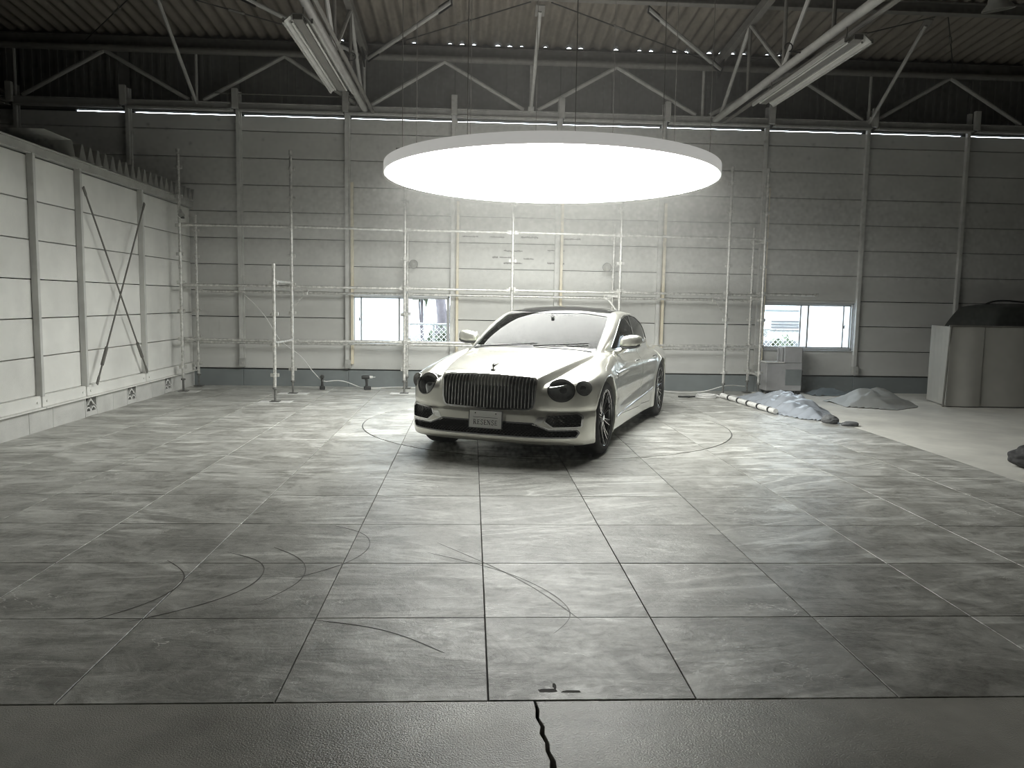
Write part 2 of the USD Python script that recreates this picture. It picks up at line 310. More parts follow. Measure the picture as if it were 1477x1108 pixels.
# ---- back wall
CX = [-.33 + 1.82 * k for k in range(-5, 9)]           # column lines
wall = thing('wall_back', kind='structure')
WIN = (1, 4)                                             # window bays start at CX of index below
wb = [i for i, c in enumerate(CX) if abs(c + 2.15) < .01 or abs(c - 5.13) < .01]
ROWS = [.30 + .45 * k for k in range(10)] + [4.600]
for i in range(len(CX) - 1):
    for r in range(len(ROWS) - 1):
        z0, z1 = ROWS[r], ROWS[r + 1]
        if i in wb and r in (1, 2): continue
        o = RNG.uniform(-.003, .003)
        obj('wall_panel', bbox(CX[i] + .004, CX[i + 1] - .004, YW + o, YW + .09, z0 + .006, z1 - .006, .007), M['panel_paint' if RNG.random() < .5 else 'panel_paint_b'], wall)
    obj('plinth_block', bbox(CX[i] + .002, CX[i + 1] - .002, YW - .015, YW + .09, -.03, .285, .006), M['plinth_paint'], wall)
    obj('siding_sheet', cat([box(CX[i] + .01, CX[i + 1] - .01, YW + .06, YW + .09, 4.638, 5.872)] + [box(CX[i] + .05 + .14 * k, CX[i] + .10 + .14 * k, YW + .035, YW + .07, 4.76, 5.62) for k in range(12)]), M['siding'], wall)
rc = np.random.default_rng(5)
cl_ = []
for k in range(117):         # closers under most of the corrugation crests; a few gaps let daylight glint through
    x = -9.7 + .205 * k
    if not (-2.6 < x < 5.4) or rc.random() < .45: cl_.append(box(x, x + .205, YW + .10, YW + .13, 5.86, 5.945))
    else: cl_.append(box(x, x + .205, YW + .10, YW + .13, 5.86, 5.900 + .012 * rc.random()))
obj('eaves_closer', cat(cl_), M['siding'], wall)
for i in wb:      # lintel, sill lining around each window opening
    obj('window_lintel', bbox(CX[i] + .01, CX[i + 1] - .01, YW - .004, YW + .09, 1.615, 1.655, .004), M['panel_paint'], wall)
    obj('window_sill', bbox(CX[i] + .01, CX[i + 1] - .01, YW - .03, YW + .09, .745, .765, .004), M['alu'], wall)
obj('backing', cat([box(-9.6, CX[wb[0]] , YW + .09, YW + .14, -.03, 4.610), box(CX[wb[0] + 1], CX[wb[1]], YW + .09, YW + .14, -.03, 4.610), box(CX[wb[1] + 1], 14.2, YW + .09, YW + .14, -.03, 4.610)] +
    [box(CX[i], CX[i + 1], YW + .09, YW + .14, a, b) for i in wb for a, b in ((-.03, .75), (1.64, 4.610))]), M['joint'], wall, label='dark backing behind the panel joints')
obj('backing', cat([box(-9.6, 14.2, YW + .09, YW + .14, 4.638, 5.872)] + [box(c - .05, c + .05, YW + .09, YW + .14, 4.60, 4.64) for c in CX] + [box(-9.6, CX[1] + .9, YW + .09, YW + .14, 4.60, 4.64)]), M['joint'], wall, label='dark backing above a thin slit of daylight under the eaves beam')
for i, c in enumerate(CX):     # narrow steel columns with a clip foot and a bracket at the eaves beam
    h0 = .36
    w = .045
    obj('column', cat([bbox(c - w, c + w * .35, YW - .075, YW - .004, h0, 4.98, .003), bbox(c + w * .35, c + w, YW - .03, YW - .004, h0, 4.98, .003)]), M['column_paint'], wall)
    obj('column_foot', cat([bbox(c - .05, c + .05, YW - .10, YW - .005, .33, .48, .004), rod((c, YW - .10, .40), (c, YW - .115, .40), .014, 8)]), M['steel_paint'], wall)
for c, z0, z1 in ((-2.15, .40, 3.53), (-.33, .40, 3.25), (1.49, .40, 3.25), (3.31, .40, 3.3), (5.13, .32, 3.61)):
    obj('timber_batten', bbox(c + .052, c + .098, YW - .075, YW - .006, z0, z1, .003), M['timber'], wall, label='pale raw timber batten beside the column')
# worn rubbed marks and smears on the middle panels
def smear(x0, x1, z0, z1, seed):
    rg = np.random.default_rng(seed); n = 26; xs = np.linspace(x0, x1, n)
    up = z1 - (z1 - z0) * .45 * rg.random(n); lo = z0 + (z1 - z0) * .45 * rg.random(n)
    return extrude(sg.Polygon(np.r_[np.c_[xs, lo], np.c_[xs[::-1], up[::-1]]]).buffer(0), .0016, np.array([[1, 0, 0, 0], [0, 0, -1, YW - .0025], [0, 1, 0, 0], [0, 0, 0, 1]], float))
for k, (a, b, c, d) in enumerate([(.55, .88, 1.905, 1.935), (.55, .88, 1.70, 1.735), (1.32, 1.62, 1.93, 1.95), (1.32, 1.62, 1.71, 1.745), (-.18, .1, 2.64, 2.67), (.30, .56, 2.64, 2.67), (.85, 1.15, 2.64, 2.68), (1.6, 1.9, 2.63, 2.66), (.35, .45, 1.79, 1.83), (.9, 1.08, 1.78, 1.81), (.48, .72, 1.80, 1.825)]):
    z = 2.19 + (c - 1.70) * 1.05 if c < 2 else c
    obj('paint_smear', smear(a, b, z, z + (d - c) * 1.2, k), M['stain'], wall, label='dull grey rubbed paint mark')
# ---- windows (aluminium sliders): frosted sash and clear sash
def window(name, x0, x1, frost_left):
    w = thing(name, kind='structure'); z0, z1 = .765, 1.615; ya, yb = YW + .005, YW + .085
    fr = [bbox(x0, x1, ya, yb, z0, z0 + .035, .004), bbox(x0, x1, ya, yb, z1 - .035, z1, .004), bbox(x0, x0 + .035, ya, yb, z0, z1, .004), bbox(x1 - .035, x1, ya, yb, z0, z1, .004)]
    obj('window_frame', cat(fr), M['alu'], w)
    mid = (x0 + x1) / 2
    fixed = .13                                         # narrow outer light beside the frosted sash
    spans = [(x0 + .035, x0 + .035 + fixed, YW + .06, 'frosted'), (x0 + .035 + fixed, mid - .03, YW + .045, 'frosted'), (mid - .03, mid + .11, YW + .045, 'frosted'), (mid + .11, x1 - .035, YW + .03, 'clear_pane')]
    if not frost_left: spans = [(x0 + x1 - b, x0 + x1 - a, y, m) for a, b, y, m in spans]
    for a, b, y, m in spans:
        s = .026
        obj('sash', cat([bbox(a, b, y - .012, y + .012, z0 + .03, z0 + .03 + s, .003), bbox(a, b, y - .012, y + .012, z1 - .03 - s, z1 - .03, .003), bbox(a, a + s * .6, y - .012, y + .012, z0 + .03, z1 - .03, .003), bbox(b - s * .6, b, y - .012, y + .012, z0 + .03, z1 - .03, .003)]), M['alu'], w)
        obj('pane', box(a + .012, b - .012, y - .002, y + .002, z0 + .05, z1 - .05), M[m], w, label='frosted glass pane' if m == 'frosted' else 'clear glass pane')
    h = x0 + .035 + fixed - .02 if frost_left else x0 + x1 - (x0 + .035 + fixed - .02)
    obj('sash_latch', cat([bbox(h - .018, h + .004, YW + .015, YW + .045, 1.16, 1.21, .003), bbox(h - .012, h - .004, YW + .0, YW + .02, 1.17, 1.23, .002)]), M['grey_plastic'], w)
window('window_1', -2.095, -.385, True)
window('window_2', 5.185, 6.895, False)

# ---- left wall: lower partition of painted panels, steel posts, sill angle, block base with vents
wl_ = thing('wall_left', kind='structure')
PY = [3.2, 5.3, 7.2, 9.08, 10.12, 11.95, 14.08]
LR = [.40, .83, 1.26, 1.69, 2.12, 2.55, 3.03]
for k in range(len(PY) - 1):
    for r in range(len(LR) - 1):
        o = RNG.uniform(-.003, .003)
        obj('wall_panel', bbox(XL - .09, XL + o, PY[k] + .004, PY[k + 1] - .004, LR[r] + .005, LR[r + 1] - .005, .006), M['left_paint' if RNG.random() < .5 else 'left_paint_b'], wl_)
    obj('sill_angle', cat([bbox(XL - .02, XL + .05, PY[k] + .012, PY[k + 1] - .012, .27, .401, .004), bbox(XL + .002, XL + .10, PY[k] + .012, PY[k + 1] - .012, .255, .268, .003)] +
        [rod((XL + .05, y, .33), (XL + .062, y, .33), .014, 6) for y in (PY[k] + .10, PY[k + 1] - .10)]), M['left_paint'], wl_)
obj('top_channel', cat([bbox(XL - .10, XL + .06, 3.2, 14.06, 3.04, 3.055, .002), bbox(XL + .03, XL + .06, 3.2, 14.06, 3.055, 3.13, .003), bbox(XL - .1, XL + .085, 3.2, 14.06, 3.13, 3.15, .003)]), M['steel_paint'], wl_)
for y in PY[1:-1]:
    obj('post', cat([bbox(XL + .003, XL + .075, y - .03, y + .022, .39, 3.05, .003), bbox(XL + .003, XL + .02, y + .022, y + .05, .39, 3.05, .003)]), M['column_paint'], wl_)
obj('backing', box(XL - .14, XL - .09, 3.2, 14.08, 0, 3.05), M['joint'], wl_)
VY = [10.28, 11.50, 12.86]
cuts = [3.2, 4.1, 5.0, 5.9, 6.8, 7.7, 8.85, 9.35, VY[0] - .16, VY[0] + .16, 10.9, VY[1] - .16, VY[1] + .16, 12.205, VY[2] - .16, VY[2] + .16, 13.5, 14.08]
for a, b in zip(cuts[:-1], cuts[1:]):
    if abs(b - a - .32) < .001: continue
    obj('base_block', bbox(XL - .08, XL + .025, a + .003, b - .003, -.03, .255, .005), M['block'], wl_)
for y in VY:      # pierced vent block: three nested scales
    g = thing('vent_block', parent=wl_)
    sq = sg.box(-.157, -.125, .157, .125); hole = sg.box(-.135, -.075, .135, .105)
    T = np.array([[0, 0, 1, XL - .08], [1, 0, 0, y], [0, 1, 0, .13], [0, 0, 0, 1]], float)
    obj('block_frame', extrude(sq.difference(hole), .105, T), M['block'], g)
    rings = []
    for cx, cz in ((-.067, -.075), (.067, -.075), (0, .012)):
        rings.append(sg.Point(cx, cz).buffer(.070, 20).difference(sg.Point(cx, cz).buffer(.050, 20)).intersection(sg.box(-.14, cz, .14, .11)))
    rings.append(sg.box(-.135, -.078, .135, -.066)); rings.append(sg.box(-.005, .06, .005, .105))
    rings.append(sg.LineString([(-.135, -.02), (0, .095), (.135, -.02)]).buffer(.006).intersection(hole))
    T2 = T.copy(); T2[0, 3] = XL - .01
    obj('scale_pattern', extrude(ops.unary_union(rings).buffer(0), .03, T2), M['block'], g)
    obj('dark_back', box(XL - .082, XL - .07, y - .15, y + .15, .05, .24), M['steel_black'], g)
def brace(y0, z0, y1, z1, dx):
    p0, p1 = np.array([XL + dx, y0, z0]), np.array([XL + dx, y1, z1]); d = p1 - p0; b = p0 + d * .13 if z0 < z1 else p0 + d * .87
    e = d / np.linalg.norm(d)
    return cat([rod(p0, p1, .011, 8), rod(b - e * .13, b + e * .13, .022, 8), bar(p0 - e * .04, p0 + e * .07, .012, .045, (0, 1, 0)), bar(p1 - e * .07, p1 + e * .04, .012, .045, (0, 1, 0))])
obj('brace_rod', brace(10.15, 2.80, 11.86, .45, .095), M['steel_dark'], wl_, label='dark diagonal tie rod falling to the right')
obj('brace_rod', brace(11.88, 2.82, 10.28, .44, .115), M['steel_dark'], wl_, label='dark diagonal tie rod rising to the right')
# folded-plate roof edge lying on the top of the left wall
fold = []
ys = np.arange(10.0, 14.0, .205)
prof = [(9.2, .18), (9.84, .18), (9.90, 0)]
for y in ys: prof += [(y - .0, 0.0), (y + .075, .175), (y + .105, .175), (y + .18, 0.0)]
prof = [p for p in prof if p[0] < 14.05]
P = np.array(prof); Vt_ = np.array([[(x, y, 3.155 + z) for y, z in P] for x in (XL + .12, XL - 1.9)])
Nn = np.zeros_like(Vt_); Nn[..., 2] = 1
obj('folded_roof_edge', thicken(Vt_, Nn, .004), M['folded'], wl_, label='pale folded metal sheet edge with pointed ribs')

# ---- outer shell: far left, right and rear walls, all in the dark
obj('wall_far_left', box(-9.7, -9.6, -5.2, 14.3, -.03, 7.6), M['siding'], kind='structure')
obj('wall_right', box(14.2, 14.3, -5.2, 14.3, -.03, 7.6), M['panel_paint'], kind='structure')
obj('wall_front', box(-9.7, 14.3, -5.3, -5.2, -.03, 7.6), M['panel_paint'], kind='structure')

# ---- ceiling: corrugated sheets on purlins, rising gently towards the camera
ceil = thing('ceiling', kind='structure')
def zr(y): return 5.88 + .085 * (YW - y)
sw = 1.025
for k in range(24):
    x0 = -9.7 + k * sw; n = 5 * 10 + 1
    xs = np.linspace(x0, x0 + sw + .02, n)
    zz = .032 * np.sin((xs - x0) / .205 * 2 * np.pi)
    V = np.array([[(x, y, zr(y) + z + .004 * (k % 2)) for x, z in zip(xs, zz)] for y in (YW + .12, 9.0, 4.0, -5.3)])
    Nn = np.zeros_like(V); Nn[..., 2] = 1
    obj('roof_sheet', thicken(V + [0, 0, .03], Nn, .005), M['roof_sheet'], ceil, smooth=40)
for y, w in ((YW + .01, .10), (12.0, .14), (10.4, .14), (8.4, .14), (6.4, .14), (4.4, .14), (2.4, .14), (.4, .14), (-1.6, .14)):
    d_ = .045 if y > 14 else 0
    obj('purlin', cat([box(-9.6, 14.2, y - w / 2, y + w / 2, zr(y) - .012 - d_, zr(y) - .004 - d_), box(-9.6, 14.2, y - .006, y + .006, zr(y) - .15 - d_, zr(y) - .01 - d_), box(-9.6, 14.2, y - w / 2, y + w / 2, zr(y) - .16 - d_, zr(y) - .148 - d_)]), M['steel_dark'], ceil)
# ================================================================== ROOF STEEL
tr = thing('eaves_truss', 'long tubular steel truss with zigzag web above the back wall', 'truss', (0, YW - .178, 0))
obj('top_chord', rod((-9.55, 0, 5.58), (14.15, 0, 5.58), .055, 12), M['steel_dark'], tr, smooth=40)
# bottom chord: H-section with a pale painted lip, in lengths between the columns
for i in range(len(CX) - 1):
    a, b = max(CX[i] + .045, -9.5), min(CX[i + 1] - .045, 14.1)
    obj('bottom_chord', cat([bbox(a, b, -.01, .0, 4.64, 4.76, .002), bbox(a, b, -.06, .06, 4.752, 4.762, .002), bbox(a, b, -.08, .06, 4.628, 4.64, .002)]), M['steel_paint'], tr)
    obj('flange_lip', bbox(a + .02, b - .02, -.092, -.080, 4.618, 4.650, .003), M['steel_paint'], tr)
tops = [-9.0, -6.09, -3.16, -.50, 2.42, 5.44, 8.27, 11.2]; bots = [-7.55, -4.62, -1.85, .965, 3.93, 6.87, 9.72]
for i, b in enumerate(bots):
    obj('web_diagonal', rod((tops[i], 0, 5.54), (b - .12, 0, 4.79), .034, 8), M['steel_paint'], tr, smooth=40)
    obj('web_diagonal', rod((tops[i + 1], 0, 5.54), (b + .12, 0, 4.79), .034, 8), M['steel_paint'], tr, smooth=40)
    obj('web_post', rod((b, .02, 5.54), (b, .02, 4.77), .026, 8), M['steel_paint'], tr, smooth=40)
for c in CX[:-1]: obj('end_bracket', bbox(c - .05, c + .05, -.10, -.03, 4.66, 4.98, .004), M['steel_paint'], tr)
obj('conduit', cat([rod((-4.3, -.05, 4.90), (-1.95, -.05, 4.90), .010, 6)] + [rod((x, -.05, 4.76), (x, -.05, 4.90), .008, 6) for x in (-4.1, -3.2, -2.2)]), M['steel_dark'], tr)
# struts from the foot of the truss up to the first purlin
for x, lab in ((-4.62, 'slim steel strut rising from the eaves beam at far left'), (.965, 'slim steel strut rising to the roof above the luminous disc'), (6.88, 'slim steel strut rising from the eaves beam at far right')):
    s = thing('knee_strut', lab, 'strut', (x, YW - .15, 4.74))
    obj('strut_tube', rod((0, -.02, 0), (0, -1.62, 1.11), .03, 8), M['steel_paint'], s, smooth=40)
    obj('end_plate', bar((0, .0, -.02), (0, -.14, .08), .012, .10, (1, 0, 0)), M['steel_paint'], s)
    obj('end_plate', bar((0, -1.55, 1.06), (0, -1.70, 1.17), .012, .14, (1, 0, 0)), M['steel_dark'], s)
# the main trusses that span away from the wall towards the camera
def main_truss(x, lab):
    t = thing('main_truss', lab, 'truss', (x, 0, 0))
    y0, y1 = YW - .2, -4.9
    obj('bottom_chord', rod((0, y0, 4.71), (0, y1, 4.71), .055, 12), M['steel_paint'], t, smooth=40)
    obj('bottom_chord', rod((.14, y0, 4.66), (.14, y1, 4.66), .03, 8), M['steel_dark'], t, smooth=40)
    obj('rafter', bar((0, y0, zr(y0) - .24), (0, y1, zr(y1) - .24), .10, .14, c=.004), M['steel_dark'], t)
    ys = [13.6, 12.3, 10.9, 9.4, 7.9, 6.4, 4.9, 3.4, 1.9, .4, -1.1, -2.6]
    for k, (a, b) in enumerate(zip(ys[:-1], ys[1:])):
        up, dn = lambda y: (0, y, zr(y) - .28), lambda y: (0, y, 4.74)
        obj('web_post', rod(dn(b), up(b), .026, 8), M['steel_dark'], t, smooth=40)
        obj('web_diagonal', rod(dn(a), up(b), .03, 8) if k % 2 == 0 else rod(up(a), dn(b), .03, 8), M['steel_paint'], t, smooth=40)
    obj('gusset', extrude(sg.Polygon([(-.02, 0), (-.42, 0), (-.30, -.26), (-.05, -.34)]), .014, np.array([[0, 0, 1, -.007], [1, 0, 0, y0], [0, 1, 0, 5.72], [0, 0, 0, 1]], float)), M['steel_black'], t)
    return t
main_truss(-1.83, 'main roof truss left of the disc with a strip light under its tube')
main_truss(4.15, 'main roof truss right of the disc with a strip light under its tube')
main_truss(-7.8, 'main roof truss deep in the dark at far left')
main_truss(10.1, 'main roof truss deep in the dark at far right')
# roof-plane bracing: tubes and tie rods with turnbuckles
def tie(p0, p1, lab, r=.009, name='tie_rod'):
    p0, p1 = np.array(p0, float), np.array(p1, float); d = p1 - p0; e = d / np.linalg.norm(d)
    t = thing(name, lab, 'tie rod', p0)
    obj('rod_bar', rod((0, 0, 0), d, r, 6), M['steel_black'], t)
    b = d * .62; obj('turnbuckle', cat([rod(b - e * .10, b + e * .10, .020, 6), rod(b - e * .12, b - e * .08, .026, 6), rod(b + e * .08, b + e * .12, .026, 6)]), M['steel_dark'], t)
zt = lambda y: zr(y) - .22
tie((-1.75, 13.9, 5.66), (.8, 11.95, zt(11.95)), 'thin tie rod with turnbuckle left of the strut over the disc')
tie((4.05, 13.9, 5.66), (1.1, 11.95, zt(11.95)), 'thin tie rod with turnbuckle right of the strut over the disc')
tie((-1.95, 13.6, 5.66), (-4.55, 11.95, zt(11.95)), 'thin tie rod crossing the corrugated roof at upper left')
tie((4.3, 13.0, 5.40), (6.8, 11.95, zt(11.95)), 'thin tie rod beside the right strip light')
tie((8.3, 13.9, 5.66), (7.0, 11.95, zt(11.95)), 'thin tie rod near the round lamp at upper right')
tie((-6.4, 13.9, 5.66), (-4.7, 11.95, zt(11.95)), 'thin tie rod in the dark upper left corner')
def brace_tube(p0, p1, lab):
    p0, p1 = np.array(p0, float), np.array(p1, float); d = p1 - p0; e = d / np.linalg.norm(d)
    t = thing('roof_brace', lab, 'roof brace', p0)
    obj('brace_tube', rod((0, 0, 0), d, .034, 8), M['steel_paint'], t, smooth=40)
    obj('end_plate', bar(-e * .02, e * .3, .012, .12, (0, 0, 1)), M['steel_black'], t)
    obj('end_plate', bar(d - e * .3, d + e * .02, .012, .12, (0, 0, 1)), M['steel_black'], t)
brace_tube((-1.75, 13.75, 5.50), (-.35, 12.10, zt(12.1) + .02), 'dark roof brace tube right of the left main truss')
brace_tube((4.1, 13.6, 5.47), (2.55, 12.10, zt(12.1) + .02), 'dark roof brace tube left of the right main truss')
brace_tube((-1.92, 13.75, 5.55), (-3.4, 12.10, zt(12.1) + .02), 'dark roof brace tube left of the left main truss')
# strip light fittings, switched off, under the main trusses
def strip_light(x, s, lab):
    t = thing('strip_light', lab, 'strip light', (x, 8.75, 4.42))
    L = 2.85
    pr = sg.Polygon([(-.16, -.02), (-.055, .07), (.055, .07), (.16, -.02), (.152, -.026), (.05, .06), (-.05, .06), (-.152, -.026)])
    T = np.array([[1, 0, 0, 0], [0, 0, 1, 0], [0, 1, 0, 0], [0, 0, 0, 1]], float)
    m = extrude(pr, L, T); m.fix_normals()
    obj('reflector', m, M['steel_paint'], t)
    obj('gear_tray', bbox(-.05, .05, 0, L, .005, .062, .004), M['steel_dark'], t)
    for q in (-.075, .075): obj('fluorescent_tube', rod((q, .08, .0), (q, L - .08, .0), .0125, 8), M['frost_tube'], t, smooth=40)
    for q in (-.15, .15): obj('side_flange', bbox(q - .012, q + .012, 0, L, -.032, .02, .003), M['folded'], t)
    for y in (.3, L - .3): obj('hanger', rod((0, y, .06), (0, y, .232), .008, 6), M['steel_dark'], t)
mat('frost_tube', (.5, .5, .47), .3)
strip_light(-1.83 - .02, -1, 'unlit strip light hung under the left main truss')
strip_light(4.15 + .0, 1, 'unlit strip light hung under the right main truss')
# hooks of cable looped on the main trusses
for x, y, lab in ((-1.70, 11.2, 'short looped wire hook on the left main truss'), (3.99, 10.2, 'short looped wire hook on the right main truss')):
    obj('wire_hook', tube(np.vstack([[(x + (.11 if x > 0 else -.11), y, 4.72)], arc((x - (.05 if x > 0 else -.05), y, 4.78), .05, -80, 210, 14)]), .008, 6), M['steel_black'], None, lab, 'hook')
# bay lamp at upper right
hb = thing('bay_lamp', 'round unlit bay lamp hanging under the roof at upper right', 'lamp', (7.14, 11.0, 5.62), rot=(8, -9, 0))
obj('lamp_body', lathe([(0, .42), (.05, .42), (.06, .30), (.11, .27), (.13, .10), (.20, .02), (.205, 0), (.19, 0), (.12, .09), (0, .1)], 28), M['steel_paint'], hb, smooth=35)
obj('lamp_glass', lathe([(0, -.012), (.10, -.008), (.19, .004), (.19, .012), (0, .012)], 28), M['lens_grey'], hb, smooth=35)
obj('stem', rod((0, 0, .40), (0, 0, .47), .014, 8), M['steel_dark'], hb)
# ================================================================== LUMINOUS DISC
LR_, LZ = 2.035, 3.045
ld = thing('disc_light', 'huge glowing white round ceiling disc hung above the car', 'ceiling light', (TC[0], TC[1], LZ), rot=(-1.2, 0, 0))
obj('luminous_membrane', lathe([(0, 0), (LR_ * .5, 0), (LR_ - .012, 0), (LR_ - .012, .004), (0, .004)], 96), M['lamp_face'], ld, label='evenly glowing white stretched membrane')
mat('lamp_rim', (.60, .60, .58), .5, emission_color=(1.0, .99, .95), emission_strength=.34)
mat('lamp_top', (.60, .60, .58), .6, emission_color=(1.0, .98, .93), emission_strength=2.2)
obj('rim', lathe([(LR_ - .011, .012), (LR_ - .011, -.004), (LR_, -.004), (LR_, .115), (LR_ - .03, .12), (LR_ - .03, .105), (LR_ - .011, .10)], 128), M['lamp_rim'], ld, label='shallow grey metal rim', smooth=35)
obj('back_plate', lathe([(0, .105), (LR_ - .02, .105), (LR_ - .02, .118), (0, .118)], 96), M['lamp_top'], ld, label='translucent back cover letting some light through')
obj('cross_beam', cat([bbox(-1.82, 1.82, y - .02, y + .02, .118, .16, .003) for y in (-.8, .8)]), M['steel_dark'], ld)
for x, y in ((-1.75, -.8), (-1.70, .75), (-1.0, 1.6), (-1.02, -1.55), (-.05, 1.9), (.05, -1.9), (1.02, 1.55), (1.0, -1.6), (1.72, .8), (1.75, -.75)):
    obj('suspension_wire', rod((x, y, .11), (x, y, 6.15 - LZ + .08 * (YW - TC[1] - y) - .35), .0045, 5), M['steel_dark'], ld)
# dust haze filling the hall
if HAZE > 0:
    hz = usdkit.material(stage, '/World/Looks/haze', {'v': ('principled_volume', {'color': (.95, .95, .92), 'density': HAZE, 'anisotropy': .35})}, volume='v.volume')
    obj('haze', box(-4.3, 6.0, 5.6, YW - .26, 1.75, 5.5), hz, None, 'thin dusty haze hanging around the glowing disc below the roof', 'haze', kind='stuff')
    hz2 = usdkit.material(stage, '/World/Looks/haze_thin', {'v': ('principled_volume', {'color': (.95, .96, .93), 'density': HAZE * .25, 'anisotropy': .35})}, volume='v.volume')
    obj('haze', box(-4.3, 6.0, 5.6, YW - .26, .02, 1.74), hz2, None, 'very thin haze in the light pool around the car below the glowing disc', 'haze', kind='stuff')
# ================================================================== THE CAR: outer form as a smooth field in car axes (x forward from the front axle, y left, z up)
from scipy.interpolate import PchipInterpolator, CubicSpline
CO = np.array([.492, 8.345, 0.0]); CA = math.degrees(math.atan2(-.921, -.390))
WBASE, WR = 3.195, .378
def pch(*p): p = sorted(p); return PchipInterpolator([q[0] for q in p], [q[1] for q in p], extrapolate=True)
def smax(a, b, r): h = np.maximum(r - np.abs(a - b), 0) / r; return np.maximum(a, b) + h * h * r * .25
def smin(a, b, r): return -smax(-a, -b, r)
def sstep(t): t = np.clip(t, 0, 1); return t * t * (3 - 2 * t)
z_cen = pch((1.0, .815), (.84, .845), (.72, .868), (.5, .905), (.2, .952), (-.2, 1.003), (-.5, 1.035), (-.9, 1.035), (-2.0, 1.01), (-3.2, 1.0), (-3.6, .995), (-4.0, .965), (-4.3, .925), (-4.6, .88))
y_hood = pch((.95, .40), (.80, .475), (.5, .55), (0, .64), (-.6, .73), (-1.0, .80))
hood_on = pch((1.0, 1.0), (-.45, 1.0), (-.75, 0), (-5, 0))
f_drop = pch((1.0, .085), (.75, .080), (.5, .074), (.2, .064), (-.3, .046), (-.7, .022))
f_bump = pch((1.0, .0), (.7, .012), (.5, .036), (.1, .050), (-.4, .040), (-.9, .010), (-1.3, 0), (-5, 0))
y_fen = pch((.8, .70), (.4, .765), (-.2, .81), (-.9, .86))
w_side = pch((1.0, .975), (.4, .985), (.1, .990), (-.3, .974), (-.8, .955), (-1.6, .950), (-2.3, .955), (-2.8, .975), (-3.2, .985), (-3.6, .960), (-4.2, .885), (-4.6, .82))
x_plan = CubicSpline([0, .25, .45, .60, .72, .82, .90, .96, 1.02], [0, -.006, -.024, -.060, -.112, -.180, -.275, -.40, -.60])
x_lean = pch((.0, -.09), (.15, -.055), (.24, -.008), (.34, 0), (.47, .0), (.52, -.018), (.62, -.028), (.80, -.052), (.90, -.085), (1.1, -.20))
z_bot = pch((1.0, .205), (.6, .18), (0, .16), (-.5, .155), (-2.9, .155), (-3.6, .19), (-4.4, .27))
roof_c = pch((-.9, 1.30), (-1.25, 1.425), (-1.55, 1.482), (-1.9, 1.500), (-2.3, 1.486), (-2.7, 1.415), (-3.1, 1.285), (-3.45, 1.135), (-3.75, .98), (-4.2, .80))
g_base = pch((-.3, .74), (-.7, .80), (-1.3, .842), (-2.0, .85), (-2.7, .83), (-3.2, .77), (-3.7, .66))
NOSE = .885

def f_lower(x, y, z):
    u = y / y_hood(x); t = y - y_hood(x)
    T = z_cen(x) - .026 * np.minimum(u, 1) ** 2 - hood_on(x) * f_drop(x) * sstep(t / .055) + f_bump(x) * np.exp(-((y - y_fen(x)) / .085) ** 2) - .30 * np.maximum(y - .80, 0) ** 2
    haunch = np.exp(-((x + 3.35) / .62) ** 2)
    T = T - .045 * np.exp(-((x + 1.7) / 1.5) ** 2) * sstep((y - .5) / .3) - .035 * haunch * sstep((y - .45) / .3)
    top = (z - T) * .96
    v = z - .60
    sh = np.where(v > 0, -.30 * v ** 2 - .55 * np.maximum(z - .82, 0) ** 2, -.16 * v ** 2)
    door = sstep((-.30 - x) / .5) * sstep((x + 2.95) / .5)
    zl = .34 - .045 * (x + .5)                                     # rising hollow above the sill
    hollow = -.022 * door * np.exp(-((z - zl - .10) / .085) ** 2) + .006 * door * np.exp(-((z - .80) / .035) ** 2)
    fl = 0
    for ax in (0.0, -WBASE):
        rr = np.sqrt((x - ax) ** 2 + (z - .375) ** 2); fl = fl + .016 * np.exp(-((rr - .440) / .045) ** 2)
    ridge = .010 * np.exp(-((z - .775 + .03 * (x + .2)) / .03) ** 2) * sstep((x + 1.4) / .5) * sstep((.25 - x) / .3)
    hip = .020 * np.exp(-((z - .80) / .10) ** 2) * haunch
    side = y - (w_side(x) + sh + hollow + fl + ridge + hip)
    side = side * .97
    yc = np.minimum(y, 1.02)
    Xf = NOSE + x_plan(yc) + x_lean(z)
    sl = x_plan(yc, 1)
    front = (x - Xf) / np.sqrt(1 + sl ** 2)
    # bulges that carry the lamps, and a crease that frames the grille
    g = .020 * np.exp(-(((y - .685) / .15) ** 2 + ((z - .70) / .13) ** 2)) - .012 * np.exp(-((z - .50) / .035) ** 2) * sstep((y - .45) / .1)
    front = front - g
    rear = (-x - 4.43 + .20 * y ** 2 + .25 * np.maximum(y - .6, 0) ** 2 + .35 * (z - .75) ** 2) * .95
    bot = z_bot(x) - z
    b = smax(side, front, .07)
    b = smax(b, top, .09 + .07 * sstep((-.5 - x) / .6))
    b = smax(b, rear, .14)
    return smax(b, bot, .03)

def f_green(x, y, z):
    roof = (z - (roof_c(x) - .12 * y ** 2 - .25 * np.maximum(y - .45, 0) ** 2)) * .93
    dz = z - 1.03
    xs = -.40 - 2.35 * dz - .50 * dz ** 2 - .20 * y ** 2
    shield = (x - xs) * .375
    side = (y - (g_base(x) - .23 * (z - .98) - .30 * np.maximum(z - 1.15, 0) ** 2)) * .92
    g = smax(roof, shield, .05)
    g = smax(g, side, .05)
    return np.maximum(g, .80 - z)

def f_car(P):
    x, y, z = P[..., 0], np.abs(P[..., 1]), P[..., 2]
    f = smin(f_lower(x, y, z), f_green(x, y, z), .035)
    for ax in (0.0, -WBASE):                                         # wheel openings
        r = np.sqrt((x - ax) ** 2 + (z - .375) ** 2)
        f = smax(f, -np.maximum(r - .424, .58 - y), .012)
    return f

